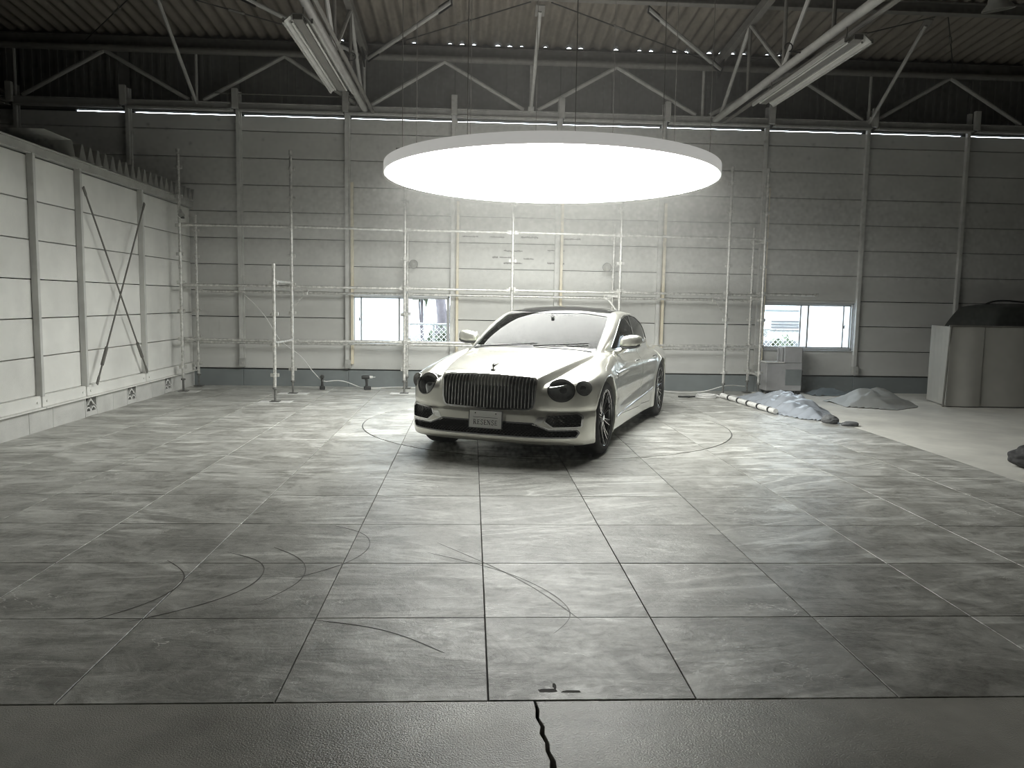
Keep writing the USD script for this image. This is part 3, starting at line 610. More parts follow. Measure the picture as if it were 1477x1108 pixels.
def grad(P, h=2e-3, fn=None):
    fn = fn or f_car; G = np.empty_like(P)
    for k in range(3):
        d = np.zeros(3); d[k] = h; G[..., k] = fn(P + d) - fn(P - d)
    return G / (np.linalg.norm(G, axis=-1, keepdims=True) + 1e-12)

def surface_nets(fn, lo, hi, h, half=True):
    """closed triangle mesh of fn = 0; fn is even in y when half"""
    xs, zs = np.arange(lo[0], hi[0] + h, h), np.arange(lo[2], hi[2] + h, h)
    if half: ys = (np.arange(int(hi[1] / h) + 2) + .5) * h
    else: ys = np.arange(lo[1], hi[1] + h, h)
    F = np.empty((len(xs), len(ys), len(zs)), np.float64)
    for i in range(0, len(xs), 24):
        P = np.stack(np.meshgrid(xs[i:i + 24], ys, zs, indexing='ij'), -1); F[i:i + 24] = fn(P)
    if half: F = np.concatenate([F[:, ::-1], F], 1); ys = np.r_[-ys[::-1], ys]
    F[0], F[-1], F[:, 0], F[:, -1], F[:, :, 0], F[:, :, -1] = (np.maximum(a, 1e-3) for a in (F[0], F[-1], F[:, 0], F[:, -1], F[:, :, 0], F[:, :, -1]))
    S = F < 0
    c8 = [(i, j, k) for i in (0, 1) for j in (0, 1) for k in (0, 1)]
    sl = lambda A, o: A[o[0]:A.shape[0] - 1 + o[0], o[1]:A.shape[1] - 1 + o[1], o[2]:A.shape[2] - 1 + o[2]]
    n_in = sum(sl(S, o).astype(np.int8) for o in c8)
    act = (n_in > 0) & (n_in < 8)
    idx = np.full(act.shape, -1); I = np.argwhere(act); idx[act] = np.arange(len(I))
    acc = np.zeros((len(I), 3)); cnt = np.zeros(len(I))
    val = {o: F[I[:, 0] + o[0], I[:, 1] + o[1], I[:, 2] + o[2]] for o in c8}
    for a in c8:
        for ax in range(3):
            if a[ax]: continue
            b = list(a); b[ax] = 1; b = tuple(b); fa, fb = val[a], val[b]; m = (fa < 0) != (fb < 0)
            t = np.where(m, fa / np.where(fa == fb, 1, fa - fb), 0); p = np.tile(np.array(a, float), (len(I), 1)); p[:, ax] = t
            acc += p * m[:, None]; cnt += m
    V = np.stack([xs[0] + 0 * cnt, ys[0] + 0 * cnt, zs[0] + 0 * cnt], 1) + (I + acc / cnt[:, None]) * h
    T = []
    for ax in range(3):
        a, b = S, np.roll(S, -1, ax)
        cross = (a != b); cross[tuple(slice(-1, None) if k == ax else slice(None) for k in range(3))] = False
        E = np.argwhere(cross); u, v = [(1, 2), (2, 0), (0, 1)][ax]
        ok = (E[:, u] > 0) & (E[:, v] > 0) & (E[:, u] < S.shape[u] - 1) & (E[:, v] < S.shape[v] - 1); E = E[ok]
        du, dv = np.eye(3, dtype=int)[u], np.eye(3, dtype=int)[v]
        q = [idx[tuple((E - s * du - t * dv).T)] for s, t in ((1, 1), (0, 1), (0, 0), (1, 0))]
        q = np.stack(q, 1); inside = S[tuple(E.T)]
        q = np.where(inside[:, None], q, q[:, ::-1]); T += [q[:, [0, 1, 2]], q[:, [0, 2, 3]]]
    return V, np.vstack(T)

def newton(V, fn, n=4, off=0.0, lim=.012):
    V0 = V.copy()
    for _ in range(n):
        e = 1e-3; f0 = fn(V) + off; G = np.stack([(fn(V + e * np.eye(3)[k]) - fn(V - e * np.eye(3)[k])) / (2 * e) for k in range(3)], -1)
        V = V - (f0 / np.maximum((G ** 2).sum(-1), .2))[:, None] * G
    d = V - V0; L = np.linalg.norm(d, axis=1, keepdims=True)
    return V0 + d * np.minimum(1, lim / np.maximum(L, 1e-9))

def to_manifold(V, T): return manifold3d.Manifold(manifold3d.Mesh(np.asarray(V, np.float32), np.asarray(T, np.uint32)))
def man(m): return to_manifold(m.vertices, m.faces)
def prism(poly, axis, a, b):
    """solid prism over a shapely polygon; axis 'x': polygon in (y, z), 'y': in (x, z), 'z': in (x, y)"""
    polys = [poly] if poly.geom_type == 'Polygon' else list(poly.geoms)
    cs = manifold3d.CrossSection([np.array(sg.polygon.orient(p).exterior.coords)[:-1] for p in polys] + [np.array(sg.polygon.orient(p).interiors[k].coords)[:-1] for p in polys for k in range(len(p.interiors))], manifold3d.FillRule.EvenOdd)
    m = manifold3d.Manifold.extrude(cs, b - a)
    R = {'z': [[1, 0, 0, 0], [0, 1, 0, 0], [0, 0, 1, a]], 'x': [[0, 0, 1, a], [1, 0, 0, 0], [0, 1, 0, 0]], 'y': [[1, 0, 0, 0], [0, 0, -1, -a], [0, 1, 0, 0]]}[axis]
    if axis == 'y': R = [[1, 0, 0, 0], [0, 0, -1, b], [0, 1, 0, 0]]
    return m.transform(np.array(R, float))
def cyl(p, d, r, L0, L1, n=48):
    d = np.asarray(d, float); d = d / np.linalg.norm(d); a, b = frame_of(d)
    m = manifold3d.Manifold.cylinder(L1 - L0, r, r, n)
    c = np.asarray(p, float) + d * L0
    return m.transform(np.array([[a[0], b[0], d[0], c[0]], [a[1], b[1], d[1], c[1]], [a[2], b[2], d[2], c[2]]]))
def skin(mn, levels=(0.0,), fn=None, ang=.80):
    """(mesh, normals): vertices on the form take the field's own normal, cut faces stay flat"""
    me = mn.to_mesh(); v, f = np.asarray(me.vert_properties[:, :3], float), np.asarray(me.tri_verts, int)
    fn = fn or f_car; val = fn(v); on = np.zeros(len(v), bool)
    for l in levels: on |= np.abs(val - l) < .0035
    g = grad(v, 3e-3, fn)
    fnm = np.cross(v[f[:, 1]] - v[f[:, 0]], v[f[:, 2]] - v[f[:, 0]]); ln = np.linalg.norm(fnm, axis=1); keep = ln > 1e-12; f, fnm, ln = f[keep], fnm[keep], ln[keep]
    fnm = fnm / ln[:, None]
    gc = g[f]; dot = np.einsum('ijk,ik->ij', gc, fnm); use = on[f] & (np.abs(dot) > ang)
    N = np.where(use[..., None], gc * np.sign(dot)[..., None], fnm[:, None, :])
    key = np.concatenate([f.reshape(-1, 1), np.round(N.reshape(-1, 3) * 200).astype(int)], 1)
    _, first, inv = np.unique(key, axis=0, return_index=True, return_inverse=True)
    return trimesh.Trimesh(v[f.reshape(-1)[first]], inv.reshape(-1, 3), process=False), N.reshape(-1, 3)[first]
mat('car_paint', (.76, .752, .685), .27, .66, coat_weight=1.0, coat_roughness=.02)
mat('car_black', (.012, .012, .013), .06, coat_weight=1.0)
mat('trim_black', (.02, .02, .02), .35)
mat('bowl', (.42, .42, .415), .35, .1)
mat('bowl_dark', (.16, .16, .165), .12, .3)
mat('leather', (.86, .83, .60), .55)
mat('dash', (.55, .54, .46), .6)
mat('bright', (.88, .88, .87), .18, 1.0)
mat('plate_face', (.78, .78, .76), .45)
mat('plate_ink', (.06, .06, .065), .5)
pane_mat('screen_glass', (.88, .93, .90), 1.18)
pane_mat('tinted_glass', (.45, .48, .47), 1.52)
pane_mat('lamp_glass_clear', (.94, .95, .95), 1.3)

def ray_root(p0, d, L=1.2, n=241):
    """first crossing of the form along p0 + t d, vectorised"""
    p0, d = np.atleast_2d(p0).astype(float), np.asarray(d, float); t = np.linspace(0, L, n)
    f = f_car(p0[:, None, :] + t[None, :, None] * d); k = np.argmax(f < 0, 1); k = np.maximum(k, 1)
    a, b = t[k - 1], t[k]
    for _ in range(24):
        m = (a + b) / 2; fm = f_car(p0 + m[:, None] * d); a, b = np.where(fm > 0, m, a), np.where(fm > 0, b, m)
    return p0 + a[:, None] * d
def on_front(y, z): y, z = np.broadcast_arrays(np.asarray(y, float), np.asarray(z, float)); return ray_root(np.stack([np.full(y.size, 1.05), y.ravel(), z.ravel()], 1), (-1, 0, 0))
def on_shield(y, z): y, z = np.broadcast_arrays(np.asarray(y, float), np.asarray(z, float)); xx = np.linspace(.2, -1.8, 801); P = np.stack([np.broadcast_to(xx, (y.size, 801)), np.broadcast_to(np.abs(y.ravel())[:, None], (y.size, 801)), np.broadcast_to(z.ravel()[:, None], (y.size, 801))]); k = np.argmax(f_green(*P) < 0, 1); return np.stack([xx[k], y.ravel(), z.ravel()], 1)
def on_side(x, z, s=1): x, z = np.broadcast_arrays(np.asarray(x, float), np.asarray(z, float)); return ray_root(np.stack([x.ravel(), np.full(x.size, 1.12 * s), z.ravel()], 1), (0, -s, 0))
def on_top(x, y): x, y = np.broadcast_arrays(np.asarray(x, float), np.asarray(y, float)); return ray_root(np.stack([x.ravel(), y.ravel(), np.full(x.size, 1.6)], 1), (0, 0, -1))
def flip(m): m = m.copy(); m.vertices = m.vertices * [1, -1, 1]; m.faces = m.faces[:, ::-1]; return m
def strip(pts, w, t, up=None, lift=0.0):
    """flat trim strip of width w and thickness t lying on the form along pts"""
    pts = np.asarray(pts, float); n = grad(pts); tg = np.gradient(pts, axis=0); tg /= np.linalg.norm(tg, axis=1, keepdims=True); s = np.cross(n, tg)
    w = np.broadcast_to(w, (len(pts),))[:, None]
    sec = [pts - s * w / 2 - n * .004, pts - s * w / 2 + n * (t * .6 + lift), pts - s * w * .25 + n * (t + lift), pts + s * w * .25 + n * (t + lift), pts + s * w / 2 + n * (t * .6 + lift), pts + s * w / 2 - n * .004]
    V = np.stack(sec, 1); k, m = V.shape[:2]; i, j = np.meshgrid(np.arange(k - 1), np.arange(m), indexing='ij'); j2 = (j + 1) % m
    q = np.stack([i * m + j, i * m + j2, (i + 1) * m + j2, (i + 1) * m + j], -1).reshape(-1, 4); F = [q[:, [0, 1, 2]], q[:, [0, 2, 3]]]
    for e, o in ((0, 1), (k - 1, -1)): F.append(np.array([[e * m, e * m + (a + 1), e * m + a][::o] for a in range(1, m - 1)]))
    r = trimesh.Trimesh(V.reshape(-1, 3), np.vstack(F), process=False); r.fix_normals(); return r

VB, FB = surface_nets(f_car, (-4.62, 0, .10), (.95, 1.08, 1.54), .0145)
VB = newton(VB, f_car, 3); NB = grad(VB)
OUT, OUTP = to_manifold(VB, FB), to_manifold(VB + NB * .004, FB)
INN = {t: to_manifold(VB - NB * t, FB) for t in (.004, .008, .014, .030)}
def f_cab(P):
    x, z = P[..., 0], P[..., 2]
    return np.maximum.reduce([f_car(P) + .045, .36 - z, x + .66 - .30 * sstep((z - .90) / .08), -3.42 - x + 0 * z, np.abs(P[..., 1]) - .80])
VC, FC = surface_nets(f_cab, (-3.6, 0, .3), (-.3, .9, 1.5), .03); CAB = to_manifold(VC, FC)

# outlines of the glass and panels
def rounded(p, r): return sg.Polygon(p).buffer(-r).buffer(2 * r).buffer(-r, 12)
def sym(p): return sg.Polygon([*p, *[(-y, z) for y, z in p[::-1]]])
W_SCREEN = sym([(0, 1.052), (.35, 1.046), (.60, 1.030), (.725, 1.010), (.722, 1.06), (.705, 1.17), (.682, 1.28), (.645, 1.375), (.625, 1.395), (.40, 1.425), (0, 1.444)]).buffer(0)
R_SCREEN = sym([(0, 1.10), (.45, 1.10), (.56, 1.12), (.50, 1.36), (0, 1.385)]).buffer(0)
DLO = rounded([(-.84, 1.030), (-1.04, 1.135), (-1.28, 1.255), (-1.52, 1.345), (-1.78, 1.385), (-2.08, 1.395), (-2.40, 1.372), (-2.70, 1.305), (-2.95, 1.200), (-3.10, 1.095), (-3.08, 1.060), (-2.2, 1.040), (-1.3, 1.030)], .012)
PIL = sg.Polygon([(-1.99, 1.0), (-2.045, 1.0), (-2.02, 1.5), (-1.975, 1.5)])
G_FRONT, G_REAR = DLO.difference(PIL).geoms if DLO.difference(PIL).geoms[0].centroid.x > DLO.difference(PIL).geoms[1].centroid.x else DLO.difference(PIL).geoms[::-1]
GRILLE = rounded([(-.478, .812), (-.40, .832), (0, .842), (.40, .832), (.478, .812), (.470, .62), (.452, .545), (.42, .527), (0, .517), (-.42, .527), (-.452, .545), (-.470, .62)], .035)
LOW = rounded([(-.84, .268), (.84, .268), (.865, .31), (.845, .338), (.61, .338), (.46, .40), (-.46, .40), (-.61, .338), (-.845, .338), (-.865, .31)], .012)
SIDE_IN = rounded([(.600, .482), (.845, .494), (.885, .465), (.880, .368), (.650, .366), (.575, .420)], .012)
ROOF = sg.Polygon([(-1.46, -.50), (-1.385, -.25), (-1.36, 0), (-1.385, .25), (-1.46, .50), (-1.52, .625), (-2.2, .640), (-2.72, .600), (-2.80, .45), (-2.84, 0), (-2.80, -.45), (-2.72, -.600), (-2.2, -.640), (-1.52, -.625)]).buffer(.005, 8)
xs_ = np.linspace(.70, -.43, 24)
HOOD = sg.Polygon([(.70 - .10 * (y / .5) ** 2, y) for y in np.linspace(-.48, .48, 13)] + [(x, float(y_hood(x)) + .004) for x in xs_[2:]] + [(-.36 - .46 * y ** 2 + .02, y) for y in np.linspace(.70, -.70, 13)] + [(x, -float(y_hood(x)) - .004) for x in xs_[2:][::-1]]).buffer(0)
F_DOOR = rounded([(-.66, .985), (-.60, .86), (-.585, .60), (-.62, .38), (-.70, .315), (-1.90, .275), (-2.005, .29), (-2.015, .60), (-2.02, 1.012), (-1.3, 1.008), (-.8, 1.0)], .02)
R_DOOR = rounded([(-2.032, 1.012), (-2.027, .60), (-2.018, .29), (-2.55, .27), (-2.68, .36), (-2.76, .52), (-2.90, .68), (-3.06, .80), (-3.12, .92), (-3.10, 1.035), (-2.6, 1.025)], .02)
BOOT = sg.Polygon([(-3.72, -.60), (-3.80, -.72), (-4.30, -.70), (-4.36, 0), (-4.30, .70), (-3.80, .72), (-3.72, .60), (-3.70, 0)])
NOSE_SEAM = sg.box(-5, .50, .66, .51)
LAMP = [((.70, .690, .710), 18, .130, .110), ((.58, .878, .728), 32, .086, .070)]

def both(fn): return fn(1) + fn(-1)
glass_cut = prism(W_SCREEN, 'x', -1.75, -.15) + prism(R_SCREEN, 'x', -3.9, -2.5) + prism(DLO, 'y', .45, 1.2) + prism(DLO, 'y', -1.2, -.45)
grille_cut = prism(GRILLE, 'x', .66, 1.3); low_cut = prism(LOW, 'x', .52, 1.3); side_cut = [prism(SIDE_IN if s > 0 else affinity.scale(SIDE_IN, -1, 1, origin=(0, 0)), 'x', .30, 1.3) for s in (1, -1)]
def lamp_axis(k, s): (p, a, rx, rz) = LAMP[k]; return np.array([p[0], s * p[1], p[2]]), np.array([math.cos(math.radians(a)), s * math.sin(math.radians(a)), .10]), rx, rz
def lamp_cyl(k, s, grow, L0, L1):
    p, d, rx, rz = lamp_axis(k, s); d = d / np.linalg.norm(d); h = np.array([-d[1], d[0], 0.0]); h /= np.linalg.norm(h); v = np.cross(d, h); c = p + d * L0
    m = manifold3d.Manifold.cylinder(L1 - L0, 1.0, 1.0, 56)
    return m.transform(np.array([[h[i] * (rx + grow), v[i] * (rz + grow), d[i], c[i]] for i in range(3)]))
lamp_cut = manifold3d.Manifold()
for k in (0, 1):
    for s in (1, -1): lamp_cut = lamp_cut + lamp_cyl(k, s, 0, -.11, .4)
def panel(poly, axis, a, b, gap=.0025): return prism(poly.buffer(-gap, join_style=1), axis, a, b), prism(poly.buffer(gap, join_style=1), axis, a, b)
hood_p, hood_c = panel(HOOD, 'z', .72, 1.2); boot_p, boot_c = panel(BOOT, 'z', .80, 1.2); roof_p, roof_c2 = prism(ROOF, 'z', 1.2, 1.6), prism(ROOF, 'z', 1.2, 1.6)
doors = {}
shell = OUT - CAB
openings = glass_cut + grille_cut + low_cut + side_cut[0] + side_cut[1] + lamp_cut
body = shell - openings - hood_c - boot_c - (prism(ROOF, 'z', 1.2, 1.6) - INN[.014]) - (prism(NOSE_SEAM, 'z', .3, .5))
for s in (1, -1):
    for nm, P_ in (('front_door', F_DOOR), ('rear_door', R_DOOR)):
        a, b = (.60, 1.2) if s > 0 else (-1.2, -.60)
        pp, cc = panel(P_, 'y', a, b); body = body - cc; doors[nm, s] = shell ^ pp
hood, boot, roofm = shell ^ hood_p, shell ^ boot_p, (OUT ^ prism(ROOF, 'z', 1.2, 1.6)) - INN[.014]

car = thing('car', 'cream white luxury saloon with a black glass roof and an upright grille on the turntable', 'car', CO, CA)
def part(name, mn, mat_, levels=(0.0,), parent=None, label=None):
    m, n = skin(mn, levels); return obj(name, m, M[mat_], parent or car, label, normals=n)
part('body', body, 'car_paint'); part('bonnet', hood, 'car_paint'); part('boot_lid', boot, 'car_paint'); part('roof_panel', roofm, 'car_black', label='glossy black panoramic roof panel')
DOOR = {}
for (nm, s), m in doors.items(): DOOR[nm, s] = part(nm, m, 'car_paint').GetPrim() if False else part(nm, m, 'car_paint')
# glass
part('windscreen', (INN[.004] - INN[.008]) ^ prism(W_SCREEN.buffer(.004), 'x', -1.75, -.15), 'screen_glass', (-.004, -.008), label='raked windscreen with pale sky-like sheen')
part('rear_window', (INN[.004] - INN[.008]) ^ prism(R_SCREEN.buffer(.004), 'x', -3.9, -2.5), 'tinted_glass', (-.004, -.008))
for s in (1, -1):
    a, b = (.45, 1.2) if s > 0 else (-1.2, -.45)
    for nm, P_ in (('side_window', G_FRONT), ('side_window', G_REAR)):
        part(nm, (INN[.004] - INN[.008]) ^ prism(P_.buffer(.002), 'y', a, b), 'screen_glass' if P_ is G_FRONT else 'tinted_glass', (-.004, -.008))
    part('pillar_trim', (OUT - INN[.014]) ^ prism(DLO.intersection(PIL.buffer(.004)), 'y', a, b), 'car_black', (0, -.014))
    part('window_surround', (OUTP - INN[.008]) ^ prism(DLO.buffer(.010).difference(DLO.buffer(-.004)), 'y', a, b), 'chrome', (.004, -.008), label='chrome window surround')
part('windscreen_border', (OUT - INN[.008]) ^ prism(W_SCREEN.buffer(.006).difference(W_SCREEN.buffer(-.016)), 'x', -1.75, -.15), 'trim_black', (0, -.008))
# radiator grille: frame, back, vanes
part('grille_frame', (OUTP - INN[.030]) ^ prism(GRILLE.buffer(.008).difference(GRILLE.buffer(-.007)), 'x', .6, 1.2), 'chrome', (.004, -.030), label='slim chrome grille frame')
gr = thing('grille', parent=car)
obj('grille_back', cat([extrude(GRILLE.buffer(-.002), .012, np.array([[0, 0, 1, .672], [1, 0, 0, 0], [0, 1, 0, 0], [0, 0, 0, 1]], float))]), M['trim_black'], gr)
nv = 27
for i in range(nv):
    y = (i - (nv - 1) / 2) * (.925 / nv); cut = GRILLE.buffer(-.008).intersection(sg.LineString([(y, .4), (y, 1)]))
    if cut.is_empty: continue
    z = np.linspace(cut.bounds[1], cut.bounds[3], 9); p = on_front(y, z) - [.012, 0, 0]; rows = []
    for (dx, dy) in ((-.055, -.0035), (-.012, -.0075), (-.001, -.0045), (0, 0), (-.001, .0045), (-.012, .0075), (-.055, .0035)): rows.append(p + [dx, dy, 0])
    m = grid(np.stack(rows, 1)); m.fix_normals(); obj('grille_vane', m, M['vane'] if 'vane' in M else mat('vane', (.86, .86, .85), .24, 1.0), gr, smooth=50)
# lower intakes with diamond mesh
def lattice(poly, step, w, back, dx):
    x0, z0, x1, z1 = poly.bounds; lines = []
    for k in np.arange(-80, 80):
        for sgn in (1, -1):
            c = k * step; ln = sg.LineString([(x0 - 1, sgn * (x0 - 1) * .8 + c + .35), (x1 + 1, sgn * (x1 + 1) * .8 + c + .35)]).intersection(poly)
            for g in getattr(ln, 'geoms', [ln]):
                if not g.is_empty and g.length > .01: lines.append(np.array(g.coords))
    ms = []
    for l in lines:
        n = max(2, int(np.linalg.norm(l[1] - l[0]) / .05) + 1); q = l[0] + np.linspace(0, 1, n)[:, None] * (l[1] - l[0])
        ms.append(tube(on_front(q[:, 0], q[:, 1]) - [dx, 0, 0], w, 4, caps=False))
    return cat(ms)
obj('intake_mesh', lattice(LOW.buffer(.004), .028, .0035, 0, .030), M['dark_chrome'], car, kind='stuff')
obj('intake_back', extrude(LOW.buffer(-.001), .01, np.array([[0, 0, 1, .53], [1, 0, 0, 0], [0, 1, 0, 0], [0, 0, 0, 1]], float)), M['trim_black'], car)
part('intake_surround', (OUTP - INN[.030]) ^ prism(LOW.buffer(.007).difference(LOW.buffer(-.006)), 'x', .3, 1.2), 'dark_chrome', (.004, -.030))
for s in (1, -1):
    P_ = SIDE_IN if s > 0 else affinity.scale(SIDE_IN, -1, 1, origin=(0, 0))
    obj('side_intake_mesh', lattice(P_.buffer(.004), .030, .0035, 0, .035), M['dark_chrome'], car, kind='stuff')
    obj('side_intake_back', extrude(P_.buffer(-.001), .01, np.array([[0, 0, 1, .31], [1, 0, 0, 0], [0, 1, 0, 0], [0, 0, 0, 1]], float)), M['trim_black'], car)
    part('side_intake_surround', (OUTP - INN[.030]) ^ prism(P_.buffer(.010).difference(P_.buffer(-.004)), 'x', .2, 1.2), 'chrome', (.004, -.030), label='chrome edging of the side intake')
    bl = sg.Polygon([(s * .475, .395), (s * .552, .408), (s * .578, .462), (s * .52, .462), (s * .495, .44)])
    part('intake_blade', (OUTP - INN[.030]) ^ prism(bl, 'x', .2, 1.2), 'bright', (.004, -.030), label='bright blade between the intakes')
    bl = sg.Polygon([(s * .46, .388), (s * .475, .402), (s * .64, .353), (s * .865, .353), (s * .862, .340), (s * .62, .339)])
    part('intake_blade', (OUTP - INN[.014]) ^ prism(bl, 'x', .2, 1.2), 'bright', (.004, -.014), label='bright blade between the intakes')
# lamps
for s in (1, -1):
    for k in (0, 1):
        p, d, rx, rz = lamp_axis(k, s); d = d / np.linalg.norm(d); h = np.array([-d[1], d[0], 0.]); h /= np.linalg.norm(h); v = np.cross(d, h)
        hl = thing('headlight' if k == 0 else 'side_lamp', parent=car)
        def place(m):
            m = m.copy(); T = np.eye(4); T[:3, 0], T[:3, 1], T[:3, 2], T[:3, 3] = h, v, d, p; m.apply_transform(T); return m
        sx = np.array([rx, rz, 1])
        def ell(prof, n=48): m = lathe(prof, n); m.vertices = m.vertices * sx; return place(m)
        part('chrome_ring', (OUTP - INN[.030]) ^ (lamp_cyl(k, s, .003, -.1, .4) - lamp_cyl(k, s, -.007, -.11, .5)), 'dark_chrome', (.004, -.030), hl)
        part('lens', (INN[.004] - INN[.008]) ^ lamp_cyl(k, s, -.006, -.1, .4), 'lamp_glass_clear', (-.004, -.008), hl)
        obj('lamp_bowl', ell([(0, -.038), (.45, -.038), (.80, -.032), (.985, -.016), (.985, .0), (.965, 0), (.78, -.026), (.44, -.030), (0, -.030)]), M['bowl'], hl, smooth=40)
        r0 = .40 if k == 0 else .40
        for q in range(1):
            oc = np.array([0.0, 0, 0]) if k else (h * rx * s * .16 + v * rz * .0)
            m = lathe([(0, .020), (r0 * .5, .016), (r0 * .8, .004), (r0 * .86, -.02), (r0 * .86, -.06)], 32); m.vertices = m.vertices * [rx * (1 if k else .8), rz * (1 if k else .8), 1]; m = place(m); m.apply_translation(oc - d * .022)
            obj('projector_lens', m, M['bowl_dark'], hl, smooth=40)
            m = lathe([(r0 * .88, -.02), (r0 * 1.05, -.012), (r0 * 1.08, -.03), (r0 * .9, -.05)], 32); m.vertices = m.vertices * [rx * (1 if k else .8), rz * (1 if k else .8), 1]; m = place(m); m.apply_translation(oc - d * .022)
            obj('projector_ring', m, M['chrome'], hl, smooth=40)
# bonnet rib, winged mascot, wipers, cowl
xr = np.linspace(.655, -.36, 24); rib = on_top(xr, 0 * xr)
obj('bonnet_rib', strip(rib, .014, .006), M['bright'], car, smooth=40)
q = on_top([.70], [0])[0]; ms = thing('mascot', parent=car)
obj('mascot_base', moved(lathe([(0, .012), (.018, .012), (.026, .004), (.028, -.004)], 20), *q), M['bright'], ms, smooth=40)
obj('mascot_figure', cat([tube(q + np.array([(.0, 0, .008), (.006, 0, .03), (.0, 0, .052), (-.012, 0, .066)]), [.009, .008, .007, .003], 8)]), M['bright'], ms, smooth=50)
for s in (1, -1):
    w = np.array([[(0, .002, .05), (-.012, .018, .062), (-.05, .034, .076)], [(.002, .003, .03), (-.018, .017, .042), (-.056, .030, .058)]]) * [1, s, 1] + q
    N_ = np.zeros_like(w); N_[..., 1] = -s; obj('mascot_wing', thicken(w, N_, .004), M['bright'], ms)
yw = np.linspace(-.68, .68, 25); zw = np.interp(np.abs(yw), [0, .35, .60, .70], [1.040, 1.034, 1.018, 1.004])
cw = on_shield(yw, zw); obj('cowl', tube(cw + [.012, 0, -.002], .013, 8), M['trim_black'], car, smooth=40)
for y0, y1, a, b in ((-.62, .05, 1.022, 1.075), (.02, .60, 1.048, 1.085)):
    yy = np.linspace(y0, y1, 9); zz = np.linspace(a, b, 9); w = on_shield(yy, zz); w = w + grad(w) * .010; obj('wiper', tube(w, .006, 6), M['trim_black'], car, smooth=40)
# sides: handles, vents, sill strips, mirrors
for s in (1, -1):
    for x0, nm in ((-1.72, 'front_door'), (-2.76, 'rear_door')):
        w = on_side(np.linspace(x0 - .11, x0 + .11, 7), np.full(7, .845), s); n = grad(w); lift = np.array([.004, .022, .028, .030, .028, .022, .004])
        obj('door_handle', cat([tube(w + n * lift[:, None], [.008, .011, .012, .012, .012, .011, .008], 8)]), M['bright'], car, smooth=40)
    v = on_side([-.44, -.50, -.56], [.72, .715, .705], s); n = grad(v)
    vt = sg.Polygon([(-.415, .835), (-.545, .805), (-.56, .76), (-.535, .725), (-.44, .76), (-.41, .795)])
    a, b = (.6, 1.2) if s > 0 else (-1.2, -.6)
    part('wing_vent', (OUTP - INN[.014]) ^ prism(vt.difference(vt.buffer(-.012)), 'y', a, b), 'bright', (.004, -.014), label='chrome vent frame behind the front wheel')
    part('vent_grille', (OUT - INN[.014]) ^ prism(vt.buffer(-.014), 'y', a, b), 'trim_black', (0, -.014))
    for zz in (.755, .775, .795): w = on_side(np.linspace(-.45, -.53, 4), np.linspace(zz + .01, zz - .005, 4), s); obj('vent_bar', tube(w + grad(w) * .003, .004, 5), M['chrome'], car)
    xx = np.linspace(-.60, -2.66, 30); zz = .310 + .10 * ((-.60 - xx) / 2.06) + .035 * np.maximum((-2.1 - xx) / .56, 0) ** 2
    obj('sill_strip', strip(on_side(xx, zz, s), np.interp(xx, [-2.66, -2.3, -.9, -.60], [.012, .026, .030, .016]), .010), M['chrome'], car, smooth=40, label='chrome blade along the sill')
    mr = thing('wing_mirror', parent=car)
    c = np.array([-1.0, s * .995, 1.112])
    def blob(rows):
        V = []
        for (yy, x0, x1, z0, z1) in rows:
            a_ = np.linspace(0, 2 * np.pi, 25)[:-1]; cx, cz, rx, rz = (x0 + x1) / 2, (z0 + z1) / 2, (x1 - x0) / 2, (z1 - z0) / 2
            V.append(np.stack([cx + rx * np.sign(np.cos(a_)) * np.abs(np.cos(a_)) ** .8, 0 * a_ + yy * s, cz + rz * np.sign(np.sin(a_)) * np.abs(np.sin(a_)) ** .8], 1))
        return trimesh.convex.convex_hull(np.vstack(V)).subdivide()
    rows = [(-.125, -.05, .01, -.045, -.005), (-.115, -.065, .045, -.064, .030), (-.08, -.072, .075, -.076, .060), (0, -.075, .092, -.080, .080), (.07, -.075, .075, -.066, .076), (.105, -.072, .04, -.045, .060), (.125, -.06, -.01, -.01, .035)]
    top = blob(rows); top.apply_translation(c)
    obj('mirror_shell', top, M['car_paint'], mr, smooth=60)
    low = blob([(y_ * 1.0, x0 + .0, x1 + .003, z0 - .003, z0 + .022) for (y_, x0, x1, z0, z1) in rows[1:6]]); low.apply_translation(c); obj('mirror_underside', low, M['trim_black'], mr, smooth=60)
    obj('mirror_glass', bbox(c[0] - .080, c[0] - .076, c[1] - .095, c[1] + .085, c[2] - .05, c[2] + .055, .001), M['chrome'], mr)
    r_ = on_side([-.97], [.975], s)[0]
    obj('mirror_arm', tube([r_ - [0, s * .03, .0], r_ + [.0, s * .05, .025], c + [0, -s * .05, -.055]], [.034, .026, .032], 12), M['car_paint'], mr, smooth=60)
